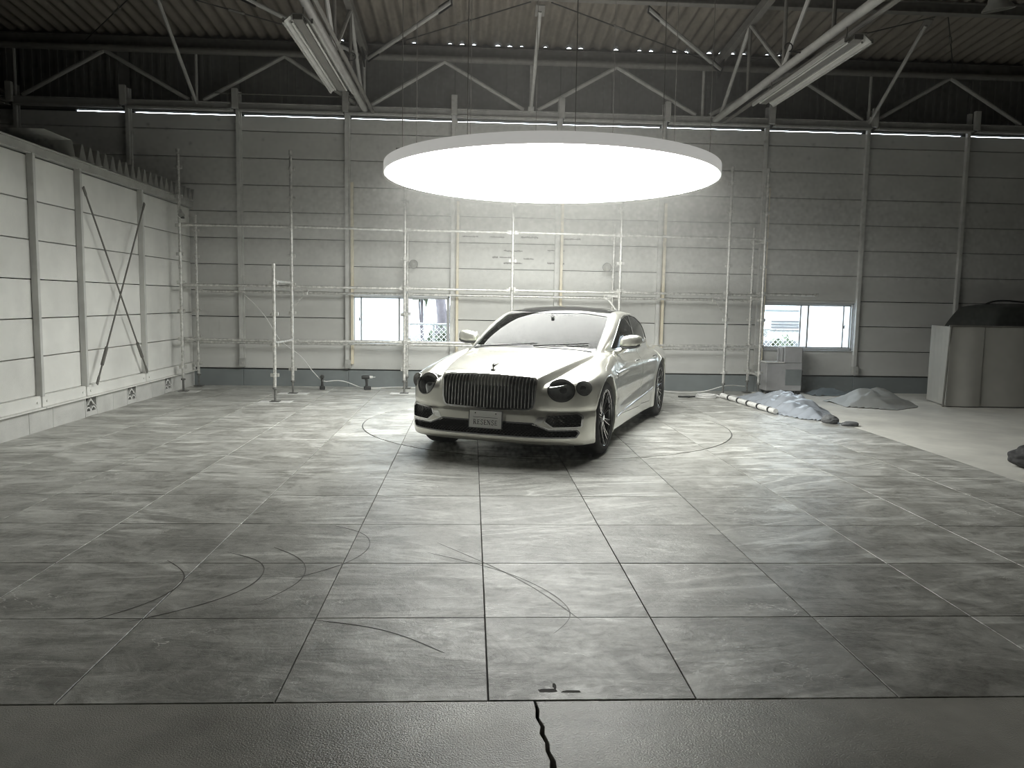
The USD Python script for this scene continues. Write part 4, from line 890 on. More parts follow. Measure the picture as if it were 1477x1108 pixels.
# number plate with serif lettering
pl = thing('number_plate', parent=car, loc=(.935, .018, .420), rot=(0, -4, 0))
obj('plate', bbox(-.006, .004, -.168, .168, -.084, .084, .004), M['plate_face'], pl)
obj('plate_frame', cat([bbox(-.008, .007, -.171, -.164, -.087, .087, .001), bbox(-.008, .007, .164, .171, -.087, .087, .001), bbox(-.008, .007, -.171, .171, -.087, -.080, .001), bbox(-.008, .007, -.171, .171, .080, .087, .001)]), M['grey_plastic'], pl)
def letter(ch):
    L = lambda p, w: sg.LineString(p).buffer(w / 2, cap_style=2)
    T_, t_ = .17, .075
    se = lambda x, y, w=.20: L([(x - w, y), (x + w, y)], .06)
    if ch == 'E': g = [L([(.2, 0), (.2, 1)], T_), L([(.08, .965), (.72, .965)], t_), L([(.2, .5), (.6, .5)], t_), L([(.08, .035), (.76, .035)], t_), L([(.70, .80), (.70, 1)], t_), L([(.74, 0), (.74, .22)], t_), L([(.58, .40), (.58, .60)], t_)]
    elif ch == 'N': g = [L([(.15, 0), (.15, 1)], t_), L([(.12, 1), (.82, 0)], T_), L([(.82, 0), (.82, 1)], t_), se(.15, .03, .15), se(.82, .97, .15), se(.1, .97, .1)]
    elif ch == 'R': g = [L([(.2, 0), (.2, 1)], T_), L(np.vstack([[(.2, .965)], [(.45 + .22 * math.cos(a), .74 + .225 * math.sin(a)) for a in np.linspace(math.pi / 2, -math.pi / 2, 10)], [(.2, .515)]]), .10), L([(.42, .52), (.80, 0)], T_), se(.2, .03), se(.12, .97, .12), L([(.70, .03), (.95, .03)], .06)]
    else: g = [L(spline([(.68, .80), (.62, .93), (.42, .97), (.20, .88), (.17, .70), (.40, .53), (.66, .36), (.66, .14), (.42, .03), (.20, .08), (.14, .24)], 40), .12), L([(.69, .74), (.69, .98)], .06), L([(.14, .02), (.14, .30)], .06)]
    return ops.unary_union(g)
word = []; xx_ = 0
for ch in 'RESENSE':
    word.append(affinity.translate(letter(ch), xx_, 0)); xx_ += {'E': .95, 'N': 1.12, 'R': 1.08, 'S': .95}[ch]
word = affinity.scale(ops.unary_union(word), .036, .046, origin=(0, 0)); wc = (word.bounds[0] + word.bounds[2]) / 2
TY = np.array([[0, 0, 1, .0035], [1, 0, 0, -wc], [0, 1, 0, -.050], [0, 0, 0, 1]], float)
obj('plate_lettering', extrude(word, .0016, TY), M['plate_ink'], pl, label='dark serif word RESENSE')
obj('plate_rule', box(.0035, .0052, -.125, .125, .017, .0205), M['plate_ink'], pl)
for s in (1, -1): obj('plate_bolt', moved(lathe([(0, .004), (.005, .003), (.007, 0)], 10, 'x'), .004, s * .105, .058), M['dark_chrome'], pl)
# wheels: tyre, rim, ten twin-edged spokes
def wheel_parts():
    w = thing('wheel', parent=car)
    obj('tyre', lathe([(.285, -.135), (.315, -.142), (.350, -.136), (.370, -.118), (.378, -.10), (.378, .10), (.370, .118), (.350, .136), (.315, .142), (.288, .135), (.284, .120), (.284, -.12), (.285, -.135)], 72, 'y'), M['rubber'], w, smooth=35)
    obj('rim_barrel', lathe([(.289, .132), (.293, .128), (.286, .118), (.262, .105), (.256, .06), (.252, -.12), (.26, -.125), (.284, -.12), (.284, .12), (.289, .132)], 72, 'y'), M['dark_chrome'], w, smooth=35)
    obj('rim_lip', lathe([(.284, .128), (.292, .134), (.296, .130), (.290, .124), (.284, .128)], 72, 'y'), M['bright'], w, smooth=50)
    obj('brake_disc', cat([lathe([(.06, .02), (.205, .02), (.205, -.01), (.06, -.01), (.06, .02)], 48, 'y')]), M['galv_dark'], w, smooth=30)
    hub = lathe([(0, .112), (.030, .111), (.036, .106), (.062, .098), (.075, .07), (.075, .03), (0, .03)], 40, 'y')
    obj('hub', hub, M['dark_chrome'], w, smooth=35); obj('hub_cap', lathe([(0, .118), (.026, .117), (.032, .111), (.032, .105), (0, .105)], 32, 'y'), M['bright'], w, smooth=35)
    for k in range(10):
        a0 = math.radians(90 + 36 * k + 0)
        e, f_ = np.array([math.cos(a0), 0, math.sin(a0)]), np.array([-math.sin(a0), 0, math.cos(a0)]); yv = np.array([0, 1.0, 0])
        r = np.array([.055, .10, .17, .23, .278]); hw = np.array([.009, .012, .017, .023, .031]); yy = np.array([.098, .094, .098, .108, .118])
        L_, R_ = [e * a + f_ * b + yv * c for a, b, c in zip(r, hw, yy)], [e * a - f_ * b + yv * c for a, b, c in zip(r, hw, yy)]
        mid = [e * a + yv * (c - .012) for a, c in zip(r, yy)]
        Vs = np.array([[l - yv * .035, l, m_, q_, q_ - yv * .035] for l, m_, q_ in zip(L_, mid, R_)])
        sp = grid(Vs); sp.fix_normals(); pr = obj('spoke', sp, M['trim_black'], w)
        obj('spoke_edge', cat([tube(np.array(L_) + yv * .001, .0042, 6), tube(np.array(R_) + yv * .001, .0042, 6)]), M['bright'], w, smooth=50)
    return w
w0 = wheel_parts()
def set_xf(p, loc, rz):
    x = UsdGeom.Xformable(p); x.ClearXformOpOrder()
    for a in list(p.GetAttributes()):
        if a.GetName().startswith('xformOp:'): p.RemoveProperty(a.GetName())
    x.AddTranslateOp().Set(Gf.Vec3d(*loc)); x.AddRotateZOp().Set(float(rz))
set_xf(w0, (0, .828, WR), 0)
for loc, rz in (((-WBASE, .838, WR), 0), ((0, -.828, WR), 180), ((-WBASE, -.838, WR), 180)): copy_of(w0, 'wheel', loc=loc, rotz=rz, parent=car)
for ax in (0, -WBASE):
    for s in (1, -1):
        a_ = np.radians(np.linspace(-28, 208, 25)); V = np.stack([np.stack([ax + .404 * np.cos(a_), np.full(25, yy), .375 + .404 * np.sin(a_)], 1) for yy in (s * .57, s * .91)], 1); N_ = np.stack([np.cos(a_), 0 * a_, np.sin(a_)], 1)[:, None, :].repeat(2, 1)
        obj('wheel_arch_liner', cat([thicken(V, N_, .004), extrude(sg.Point(0, 0).buffer(.404, 20).intersection(sg.box(-1, -.19, 1, 1)), .006, np.array([[1, 0, 0, ax], [0, 0, -1, s * .59 + .003], [0, 1, 0, .375], [0, 0, 0, 1]], float))]), M['trim_black'], car)
obj('undertray', bbox(-4.1, .45, -.70, .70, .135, .165, .01), M['trim_black'], car)
# cabin: seats, dashboard, steering wheel, rear-view mirror
def hullbox(pts, r=.04):
    s_ = manifold3d.Manifold.sphere(r, 12); return manifold3d.Manifold.batch_hull([s_.translate(tuple(map(float, p))) for p in pts]) 
def seat(x, y, w=.25):
    st = thing('seat', parent=car, loc=(x, y, 0))
    c8 = lambda x0, x1, z0, z1, dx=0, ww=w: [(a + (dx if c == z1 else 0), b, c) for a in (x0, x1) for b in (-ww, ww) for c in (z0, z1)]
    obj('seat_cushion', hullbox(c8(-.22, .24, .46, .56)), M['leather'], st, smooth=40); obj('seat_back', hullbox(c8(-.34, -.24, .60, 1.02, -.16)), M['leather'], st, smooth=40); obj('headrest', hullbox(c8(-.50, -.45, 1.10, 1.19, -.03, .10)), M['leather'], st, smooth=40)
for x in (-1.45,):
    for y in (.40, -.40): seat(x, y)
for y in (.36, -.36): seat(-2.42, y, .30)
obj('dashboard', hullbox([(-.72, -.68, .86), (-.72, .68, .86), (-1.02, -.70, .90), (-1.02, .70, .90), (-1.04, -.70, .66), (-1.04, .70, .66), (-.72, -.68, .62), (-.72, .68, .62)], .03), M['dash'], car, smooth=40)
stw = thing('steering_wheel', parent=car, loc=(-1.20, .40, .93), rot=(0, 22, 0))
obj('wheel_ring', tube(arc((0, 0, 0), .185, 0, 360, 41, (0, 1, 0), (0, 0, 1))[:-1], .016, 8, closed=True), M['leather'], stw, smooth=50)
obj('wheel_spokes', cat([rod((0, 0, 0), (0, .18, .0), .018, 8), rod((0, 0, 0), (0, -.18, 0), .018, 8), rod((0, 0, 0), (0, 0, -.18), .018, 8), moved(lathe([(0, -.02), (.06, -.02), (.07, 0), (.06, .025), (0, .03)], 20, 'x'))]), M['dash'], stw, smooth=40)
obj('rear_view_mirror', cat([hullbox([(-1.26, -.10, 1.30), (-1.26, .10, 1.30), (-1.26, -.11, 1.345), (-1.26, .11, 1.345)], .012).to_mesh() and trimesh.Trimesh(*[np.asarray(v) for v in (lambda q: (q.vert_properties[:, :3], q.tri_verts))(hullbox([(-1.26, -.10, 1.30), (-1.26, .10, 1.30), (-1.26, -.11, 1.345), (-1.26, .11, 1.345)], .012).to_mesh())], process=False), rod((-1.25, 0, 1.33), (-1.20, 0, 1.375), .02, 8)]), M['trim_black'], car, smooth=40)
# ================================================================== SCAFFOLD
sc = thing('scaffold', 'galvanised wedge-lock tube scaffold standing along the back wall behind the car', 'scaffold')
def standard(x, y, top, pad=True, base=True):
    s = thing('standard', parent=sc, loc=(x, y, 0))
    z0 = .22
    obj('tube', rod((0, 0, z0), (0, 0, top), .0243, 12), M['galv'], s, smooth=40)
    obj('jack_screw', cat([rod((0, 0, .012), (0, 0, z0 + .03), .0165, 8), moved(lathe([(0, 0), (.034, 0), (.038, .012), (.034, .024), (0, .024)], 8), z=z0 - .03), bbox(-.07, .07, -.07, .07, .006, .014, .002)]), M['galv_dark'], s)
    k = 0; z = .40
    while z < top - .1:
        pk = [lathe([(.0245, -.03), (.030, -.028), (.030, .028), (.0245, .03)], 12)]
        for a in range(4):
            m = bbox(.026, .062, -.016, .016, -.026, .026, .004); m.apply_transform(trimesh.transformations.rotation_matrix(a * np.pi / 2, [0, 0, 1])); pk.append(m)
        obj('wedge_bracket', moved(cat(pk), z=z), M['galv'], s); z += .45; k += 1
        if k % 4 == 0: obj('spigot_collar', moved(lathe([(.0243, -.035), (.029, -.03), (.029, .03), (.0243, .035)], 12), z=z - .20), M['galv'], s)
    if pad: obj('pad_board', bbox(-.23 if x > -4 else -.08, .24, -.14, .13, .0005, .006, .002), M['plate_white'], s, label='flat white pad under the jack')
FP = [(-4.63, 13.03, 3.75), (-2.86, 12.92, 3.74), (-1.09, 13.10, 3.70), (.66, 13.12, 3.70), (2.45, 13.18, 3.75), (4.31, 13.33, 3.79)]
for p in FP: standard(*p)
standard(4.945, 13.395, 3.80); standard(-2.885, 11.85, 2.03)
BP = [(-4.665, 13.87, 2.90), (-1.113, 13.90, 2.66), (2.456, 13.87, 2.90), (4.92, 13.88, 2.90)]
for p in BP: standard(*p, pad=False)
def ledger(a, b, z, name='ledger', r=.0215, dz=0):
    a, b = np.array([a[0], a[1], z]), np.array([b[0], b[1], z + dz]); d = (b - a) / np.linalg.norm(b - a)
    ends = [bar(q + d * s * .028, q + d * s * .095, .030, .060, (0, 0, 1), .004) for q, s in ((a, 1), (b, -1))]
    obj(name, cat([rod(a + d * .05, b - d * .05, r, 10)] + ends), M['galv'], sc, smooth=40)
for z in (.85, 1.72, 2.66):
    for a, b in zip(FP[:-1], FP[1:]): ledger(a, b, z)
    ledger(FP[-1], (4.945, 13.395), z)
for z in (.76, 1.63):
    for a, b in zip(BP[:-1], BP[1:]): ledger(a, b, z)
for z in (.87, 1.78): ledger((-2.885, 11.85), FP[1], z, 'transom')
for a, b, zs in ((FP[0], BP[0], (.80, 1.68)), (FP[2], BP[1], (.80, 1.68)), (FP[4], BP[2], (.80, 1.68)), ((4.945, 13.395), BP[3], (.36, 1.66, 2.62))):
    for z in zs: ledger(a, b, z, 'transom')
ledger((4.945, 13.395), (5.95, 13.42), 1.74)                       # a loose ledger pointing past the right window
for (x, y, z, s) in ((-2.86, 12.92, 1.66, 1), (4.31, 13.33, 1.66, -1), (2.45, 13.18, 1.66, -1)):
    obj('plank_bracket', cat([bar((x + s * .03, y, z), (x + s * .26, y, z), .03, .04), bar((x + s * .03, y, z - .26), (x + s * .22, y, z - .02), .014, .025), bbox(x + s * .20, x + s * .25, y - .015, y + .015, z - .07, z)]), M['galv'], sc)
# clamp-on flood lamps
def flood(x, y, z, ax, lab, r=.075, white=False):
    ax = np.array(ax, float); ax /= np.linalg.norm(ax)
    t = thing('clamp_lamp', lab, 'clamp lamp', (x, y, z), group=None)
    def aim(m):
        a, b = frame_of(ax); T = np.eye(4); T[:3, 0], T[:3, 1], T[:3, 2] = a, b, ax; m.apply_transform(T); return m
    obj('shade', aim(lathe([(r, .0), (r * 1.04, -.006), (r * .96, -.03), (r * .62, -.07), (r * .45, -.11), (r * .40, -.13), (0, -.13), (r * .36, -.12), (r * .58, -.06), (r * .93, -.008), (r, 0)], 28)), M['white_plastic' if white else 'grey_plastic'], t, smooth=40)
    obj('lamp_glass', aim(lathe([(0, .010), (r * .5, .004), (r * .92, -.010), (r * .8, -.03), (0, -.03)], 24)), M['lens_grey'], t, smooth=40)
    obj('swivel_arm', cat([rod(-ax * .11, -ax * .15 + [0, 0, -.02], .012, 8), bbox(-.022, .022, .03, .09, -.045, .01, .004)]), M['black_plastic'], t)
flood(-1.00, 13.84, 2.15, (.25, -.95, .05), 'round grey flood lamp clamped to the scaffold left of the car')
flood(2.33, 13.80, 2.16, (-.25, -.95, .0), 'round grey flood lamp clamped to the scaffold above the car roof')
flood(-4.575, 12.96, 2.80, (.3, -.6, -.75), 'small white lamp head clamped high on the leftmost scaffold post', .055, True)

# ---- cordless drills standing on their batteries
def drill(x, y, rz, lab, accent):
    t = thing('cordless_drill', lab, 'cordless drill', (x, y, 0), rz)
    obj('battery', bbox(-.045, .075, -.042, .042, .0, .062, .010), M['black_plastic'], t)
    obj('handle', tube([(.0, 0, .055), (.004, 0, .10), (.0, 0, .15), (-.008, 0, .19)], [.026, .020, .021, .026], 12), M['black_plastic'], t, smooth=50)
    obj('trigger', bbox(.018, .034, -.009, .009, .135, .17, .004), M['grey_plastic'], t)
    body = lathe([(0, -.085), (.026, -.083), (.034, -.06), (.035, .0), (.032, .035), (.024, .05), (0, .05)], 20, 'x'); body.apply_translation([0, 0, .215])
    obj('motor_body', body, M['black_plastic'], t, smooth=40)
    ch = lathe([(0, .045), (.023, .046), (.024, .085), (.016, .105), (.006, .11), (.006, .15), (0, .15)], 16, 'x'); ch.apply_translation([0, 0, .215])
    obj('chuck', ch, M['black_plastic' if accent == 'black_plastic' else 'plate_white'], t, smooth=40)
drill(-2.515, 13.58, -75, 'black cordless drill standing on its battery, nearer the left wall', 'black_plastic')
drill(-1.775, 13.62, 12, 'black and pale cordless drill standing on its battery, nearer the car', 'black_plastic2')
# ---- cables
cbl = spline([(-3.95, 13.98, 1.62), (-3.75, 13.93, 1.45), (-3.50, 13.9, 1.16), (-3.27, 13.85, .81), (-2.87, 13.75, .51), (-2.73, 13.70, .34), (-2.60, 13.64, .21), (-2.50, 13.66, .13), (-2.40, 13.68, .135), (-2.17, 13.75, .125), (-2.04, 13.76, .08), (-1.90, 13.74, .03), (-1.69, 13.76, .012), (-1.45, 13.95, .010), (-1.0, 14.0, .010), (0, 13.98, .010), (1.2, 13.95, .010), (2.4, 14.0, .010), (3.30, 14.0, .010), (3.65, 13.72, .010), (3.95, 13.75, .012), (4.15, 13.62, .06), (4.36, 13.60, .13), (4.60, 13.72, .14), (4.86, 13.83, .12)], 150)
cbl[:, 2] = np.maximum(cbl[:, 2], .008)
obj('cable', tube(cbl, .0085, 6), M['white_plastic'], None, 'thin white cable drooping past the drills and along the foot of the back wall', 'cable', smooth=60)
loops = np.vstack([arc((3.93 + .02 * k, 13.05 + .04 * k, .012 + .014 * k), .17 - .01 * k, 20 * k, 340 + 20 * k, 30, (1, 0, 0), (0, 1, 0)) for k in range(3)] + [[(4.12, 13.0, .04), (4.16, 12.97, .03)]])
obj('cable_coil', tube(loops, .010, 6), M['white_plastic'], None, 'white cable coiled flat on the floor at the right scaffold foot', 'cable', smooth=60)
# ---- pole wrapped with bands, film heap, odds and ends on the right
pt = thing('banded_pole', 'pale banded pole lying on the floor along the plastic film', 'pole', (4.19, 12.95, .047))
pd = np.array([.16, -1.9, 0.0]); pe = pd / np.linalg.norm(pd)
obj('tube', rod((0, 0, 0), pd, .038, 14), M['plate_white'], pt, smooth=40)
obj('end_cap', tube([-pe * .03, pe * .06], .043, 14), M['white_plastic'], pt, smooth=40)
for k in range(5): obj('band', tube([pe * (.28 + .36 * k) - pe * .022, pe * (.28 + .36 * k) + pe * .022], .044, 14), M['black_plastic'], pt, smooth=40)
def crumple(poly, h, step, seed, amp, rough=3.0, skirt=.12):
    """a crumpled sheet lying over a heap whose outline is poly"""
    x0, y0, x1, y1 = poly.bounds; xs, ys = np.arange(x0, x1 + step, step), np.arange(y0, y1 + step, step)
    X, Y = np.meshgrid(xs, ys, indexing='ij'); pts = shapely.points(X, Y); d = np.where(shapely.contains(poly, pts), shapely.distance(poly.boundary, pts), -shapely.distance(poly, pts))
    P3 = np.stack([X * rough, Y * rough, 0 * X], -1)
    ridge = np.abs(meshkit.fbm(P3, 4, seed) - .5) * 2
    Z = np.clip(d / skirt, 0, 1) ** .7 * (h * (.35 + .65 * sstep(d / (skirt * 2.2))) * (.55 + .9 * meshkit.noise(P3 * .45, seed + 9)) + amp * (ridge - .3))
    Z = np.maximum(Z, .004)
    V = np.stack([X, Y, Z], -1); A = grid(V); keep = (d.reshape(-1)[A.faces] > -.01).all(1)
    A.update_faces(keep); A.remove_unreferenced_vertices(); B = A.copy(); B.vertices = B.vertices - [0, 0, .0025]; B.faces = B.faces[:, ::-1]
    e = A.edges_sorted; eu, c = np.unique(e, axis=0, return_counts=True); bd = eu[c == 1]; n = len(A.vertices)
    W = np.vstack([np.c_[bd[:, 0], bd[:, 1], bd[:, 1] + n], np.c_[bd[:, 0], bd[:, 1] + n, bd[:, 0] + n]])
    return trimesh.Trimesh(np.vstack([A.vertices, B.vertices]), np.vstack([A.faces, B.faces + n, W]), process=False)
film = sg.Polygon([(4.42, 12.95), (4.9, 13.08), (5.35, 13.0), (5.45, 12.5), (5.30, 11.6), (5.02, 10.75), (4.78, 10.50), (4.60, 10.62), (4.40, 11.15), (4.34, 12.2)]).buffer(.05)
obj('plastic_film', crumple(film, .17, .035, 3, .10, 4.0, .2), M['sheet_film'], None, 'crumpled bluish translucent plastic film heaped beside the banded pole', 'plastic sheet', smooth=50)
def sack(name, c, r, seed, lab, catg, m):
    s = trimesh.creation.icosphere(4); v = s.vertices; d = .75 + .55 * meshkit.fbm(v * 1.6 + seed, 4, seed); s.vertices = v * d[:, None] * r; s.vertices[:, 2] = np.maximum(s.vertices[:, 2], -r[2] * .55)
    s.apply_translation([c[0], c[1], r[2] * .55 + .001]); obj(name, s, M[m], None, lab, catg, smooth=60)
mat('dark_cloth', (.05, .05, .052), .8, var=.2, scale=14)
mat('mid_cloth', (.14, .145, .15), .8, var=.2, scale=14)
sack('crumpled_rag', (4.80, 10.30), np.array([.10, .12, .07]), 2, 'dark crumpled rag at the near end of the plastic film', 'rag', 'mid_cloth')
sack('crumpled_rag', (4.97, 10.08), np.array([.11, .08, .035]), 5, 'flat dark rag lying apart on the floor past the plastic film', 'rag', 'mid_cloth')
sack('bundled_sack', (5.70, 7.45), np.array([.36, .26, .15]), 8, 'dark bundled sack on the pale concrete at the right edge of the picture', 'sack', 'dark_cloth')
tl = thing('floor_clamp', 'small black hinged clamp lying on the tiles right of the rear wheel', 'clamp', (3.62, 13.02, .014), 8)
obj('clamp_jaw', cat([bar((-.16, .03, 0), (.02, -.01, 0), .035, .02, c=.004), bar((.0, .0, 0), (.16, .025, 0), .03, .02, c=.004)]), M['black_plastic'], tl); obj('clamp_bolt', rod((0, -.06, 0), (0, .06, 0), .012, 8), M['black_plastic'], tl); obj('clamp_screw', rod((-.05, .05, .0), (.06, .06, 0), .01, 8), M['black_plastic'], tl)
# grey tarpaulin draped in a low ridge
mat('tarp_grey', (.36, .37, .36), .55, var=.08, scale=6)
tarp = sg.Polygon([(5.85, 12.75), (5.9, 12.0), (6.45, 11.72), (7.0, 12.1), (7.3, 12.9), (7.3, 13.4), (6.6, 13.4)]).buffer(.05)
obj('tarpaulin', crumple(tarp, .17, .045, 11, .10, 2.2, .3), M['tarp_grey'], None, 'grey tarpaulin slumped in a low ridge on the concrete right of the window', 'tarpaulin', smooth=50)
tarp2 = sg.Polygon([(6.0, 13.9), (6.0, 13.5), (6.4, 13.55), (7.4, 13.72), (7.5, 13.95)]).buffer(.04)
mat('tarp_blue', (.16, .19, .21), .6, var=.1, scale=6)
obj('tarpaulin', crumple(tarp2, .13, .04, 17, .08, 4.0, .12), M['tarp_blue'], None, 'dull blue tarpaulin strip along the foot of the wall under the right window', 'tarpaulin', smooth=50)
# utility cabinet and pipes under the right window
uc = thing('utility_cabinet', 'pale grey metal utility cabinet with pipes under the right window', 'cabinet', (5.52, 13.83, 0))
mat('cabinet', (.42, .42, .43), .5, var=.08, scale=5)
obj('cabinet_body', cat([bbox(-.34, .30, -.16, .17, .06, .55, .01), bbox(-.02, .30, -.14, .17, .55, .84, .01)]), M['cabinet'], uc)
obj('cabinet_door', bbox(.0, .29, -.172, -.158, .16, .44, .004), M['plinth_paint'], uc, label='dull blue-grey door')
obj('side_handle', bbox(.30, .325, -.12, -.02, .22, .42, .004), M['black_plastic'], uc)
obj('top_tray', bbox(-.36, -.03, -.18, .17, .55, .572, .003), M['plate_white'], uc)
for x in (-.12, -.05): obj('riser_pipe', rod((x, -.10, .572), (x, -.10, .82), .022, 10), M['cabinet'], uc, smooth=40)
obj('foot', cat([bbox(a, a + .05, b, b + .05, 0, .06, .003) for a in (-.32, .23) for b in (-.14, .10)]), M['black_plastic'], uc)
# dust sheets hung on a low rail, dark estate car behind them
sheet = thing('dust_sheet_screen', 'low screen of pale hanging dust sheets hiding the dark estate car', 'screen', (7.50, 12.12, 0))
mat('dust_sheet', (.42, .415, .385), .8, var=.06, scale=3)
def drape(x0, x1, z1, seed):
    xs = np.linspace(x0, x1, 70); zs = np.linspace(.015, z1, 8); V = np.array([[(x, (.006 + .012 * (1 - z / z1)) * math.sin(x * 9 + seed + 1.2 * math.sin(x * 3)) , z) for z in zs] for x in xs]); N_ = np.zeros_like(V); N_[..., 1] = -1
    return thicken(V, N_, .004)
for k, (a, b) in enumerate(((0, .55), (.56, 1.7), (1.71, 3.0), (3.01, 4.3))): obj('dust_sheet', drape(a, b, 1.27, k), M['dust_sheet'], sheet, smooth=60)
V_ = np.array([[(.02 + .19 * q, .03 + .86 * q + .0, z) for z in (.015, 1.27)] for q in np.linspace(0, 1, 12)]); V_[1:-1:2, :, 0] += .015; N_ = np.zeros_like(V_); N_[..., 0] = -1
obj('dust_sheet', thicken(V_, N_, .004), M['dust_sheet'], sheet, smooth=60)
obj('rail', rod((-.03, .0, 1.28), (4.35, 0, 1.28), .016, 8), M['steel_dark'], sheet)
for x in (0, 1.45, 2.9, 4.32): obj('rail_post', rod((x, .07, 0), (x, .0, 1.28), .016, 8), M['steel_dark'], sheet)
def f_est(P):
    x, y, z = P[..., 0], np.abs(P[..., 1]), P[..., 2]
    low = np.maximum.reduce([np.abs(x - 2.2) - 2.2 + .34 * y ** 2, y - .80 - .02 * np.cos((z - .6) * 3), z - .98 + .04 * np.maximum(x - 2.9, 0), .24 - z])
    gre = smax(smax((z - (1.66 - .02 * (x - 1.6) ** 2 - .10 * y ** 2)), (y - (.74 - .22 * (z - 1.0))), .10), smax(-(x - (.06 + .60 * np.maximum(z - 1.0, 0) ** 1.35)) * .8, (x - (3.6 - 1.5 * (z - 1.0))) * .6, .05), .10)
    f = smin(low, np.maximum(gre, .85 - z), .05)
    for ax in (.85, 3.55): f = smax(f, -np.maximum(np.sqrt((x - ax) ** 2 + (z - .33) ** 2) - .37, .45 - y), .01)
    return f
VE, FE = surface_nets(f_est, (-.1, 0, .15), (4.5, .95, 1.75), .035); VE = newton(VE, f_est, 2, lim=.03)
ES, ESI = to_manifold(VE, FE), to_manifold(VE - grad(VE, 3e-3, f_est) * .012, FE)
est = thing('estate_car', 'black estate car with roof rails parked behind the dust sheets at far right', 'car', (8.30, 13.24, 0.0))
EW = sg.Polygon([(.42, 1.06), (.72, 1.40), (1.0, 1.52), (2.6, 1.52), (3.25, 1.06)]).buffer(-.02).buffer(.02)
eb = ES - (prism(EW, 'y', .3, 1.2) + prism(EW, 'y', -1.2, -.3) - ESI)
def epart(n, mn, m): mm, nn = skin(mn, (0, -.012), f_est); obj(n, mm, M[m], est, normals=nn)
mat('estate_black', (.030, .034, .030), .5)
epart('body', eb, 'estate_black')
for s in (1, -1):
    a, b = (.3, 1.2) if s > 0 else (-1.2, -.3); epart('side_window', (to_manifold(VE - grad(VE, 3e-3, f_est) * .004, FE) - ESI) ^ prism(EW.buffer(-.003), 'y', a, b), 'tinted_glass' if False else 'trim_black')
    obj('roof_rail', tube(spline([(.75, s * .57, 1.585), (.85, s * .57, 1.645), (1.6, s * .57, 1.69), (2.3, s * .57, 1.665), (2.45, s * .57, 1.60)], 24), .016, 8), M['trim_black'], est, smooth=50)
    for ax in (.85, 3.55): obj('wheel', moved(lathe([(0, -.09), (.20, -.10), (.30, -.10), (.33, -.07), (.33, .07), (.30, .10), (.20, .10), (0, .09)], 40, 'y'), ax, s * .70, .33), M['rubber'], est, smooth=35)
    obj('tail_lamp', bbox(.0, .06, s * .55 - .09, s * .55 + .09, .78, .92, .01), M['lens_grey'], est)

# ================================================================== OUTSIDE, seen through the clear sashes
mat('asphalt', (.30, .30, .30), .9, var=.1, scale=2)
mat('render_white', (.80, .80, .78), .8, var=.03, scale=2)
mat('bark', (.16, .14, .15), .9, var=.2, scale=9)
mat('leaf', (.10, .13, .07), .6)
mat('cab_white', (.82, .82, .82), .3)
mat('grey_green', (.34, .42, .42), .3)
mat('pale_pane', (.62, .66, .66), .3)
obj('yard', box(-30, 45, 14.35, 60, -.14, -.04), M['asphalt'], kind='structure')
bd = thing('white_building', 'overexposed white building across the yard outside the windows', 'building', (0, 26, -.04))
obj('facade', bbox(-14, 24, 0, .3, 0, 7.5, .02), M['render_white'], bd)
for k, x in enumerate((-9.5, -5.2, -1.9, 2.6, 7.2, 10.4, 15.5)):
    obj('window_frame', cat([bbox(x - .7, x + .7, -.03, .02, 1.1, 2.4, .01)]), M['alu'], bd); obj('window_pane', box(x - .62, x + .62, -.036, -.03, 1.18, 2.32), M['pale_pane'], bd)
obj('plinth_band', bbox(-14, 24, -.03, .0, 0, .5, .01), M['asphalt'], bd); obj('downpipe', rod((.35, -.06, 0), (.35, -.06, 7.4), .05, 8), M['alu'], bd)
fc = thing('chain_link_fence', 'galvanised chain-link fence across the yard outside the windows', 'fence', (0, 17.0, -.04))
for x in np.arange(-4.8, 13, 2.0): obj('post', rod((x, .02, 0), (x, .02, 1.12), .022, 8), M['galv'], fc)
obj('top_rail', rod((-4.9, 0, 1.08), (13, 0, 1.08), .021, 8), M['galv'], fc)
wires = []; sp_ = .105
for x in np.arange(-6.2, 13.2, sp_):
    for s in (1, -1):
        a, b = np.array([x, .004 * s, .02]), np.array([x + s * 1.05, .004 * s, 1.07])
        if max(a[0], b[0]) < -3.4 or -.0 < min(a[0], b[0]) and max(a[0], b[0]) < 5.0 or min(a[0], b[0]) > 9.2: continue
        wires.append(rod(a, b, .0065, 4))
obj('chain_link', cat(wires), M['galv'], fc, kind='stuff')
tk = thing('leaning_trunk', 'dark leaning tree trunk behind the fence outside the left window', 'tree', (-.78, 20, -.04))
obj('trunk', tube([(-.02, 0, 0), (.0, 0, .7), (.06, 0, 1.1), (.0, 0, 1.6), (-.12, 0, 2.2), (-.2, .1, 3.4)], [.17, .15, .13, .12, .11, .08], 12), M['bark'], tk, smooth=50)
obj('branch', tube([(.05, 0, 1.05), (.2, 0, 1.3), (.42, .1, 1.7)], [.07, .05, .03], 8), M['bark'], tk, smooth=50)
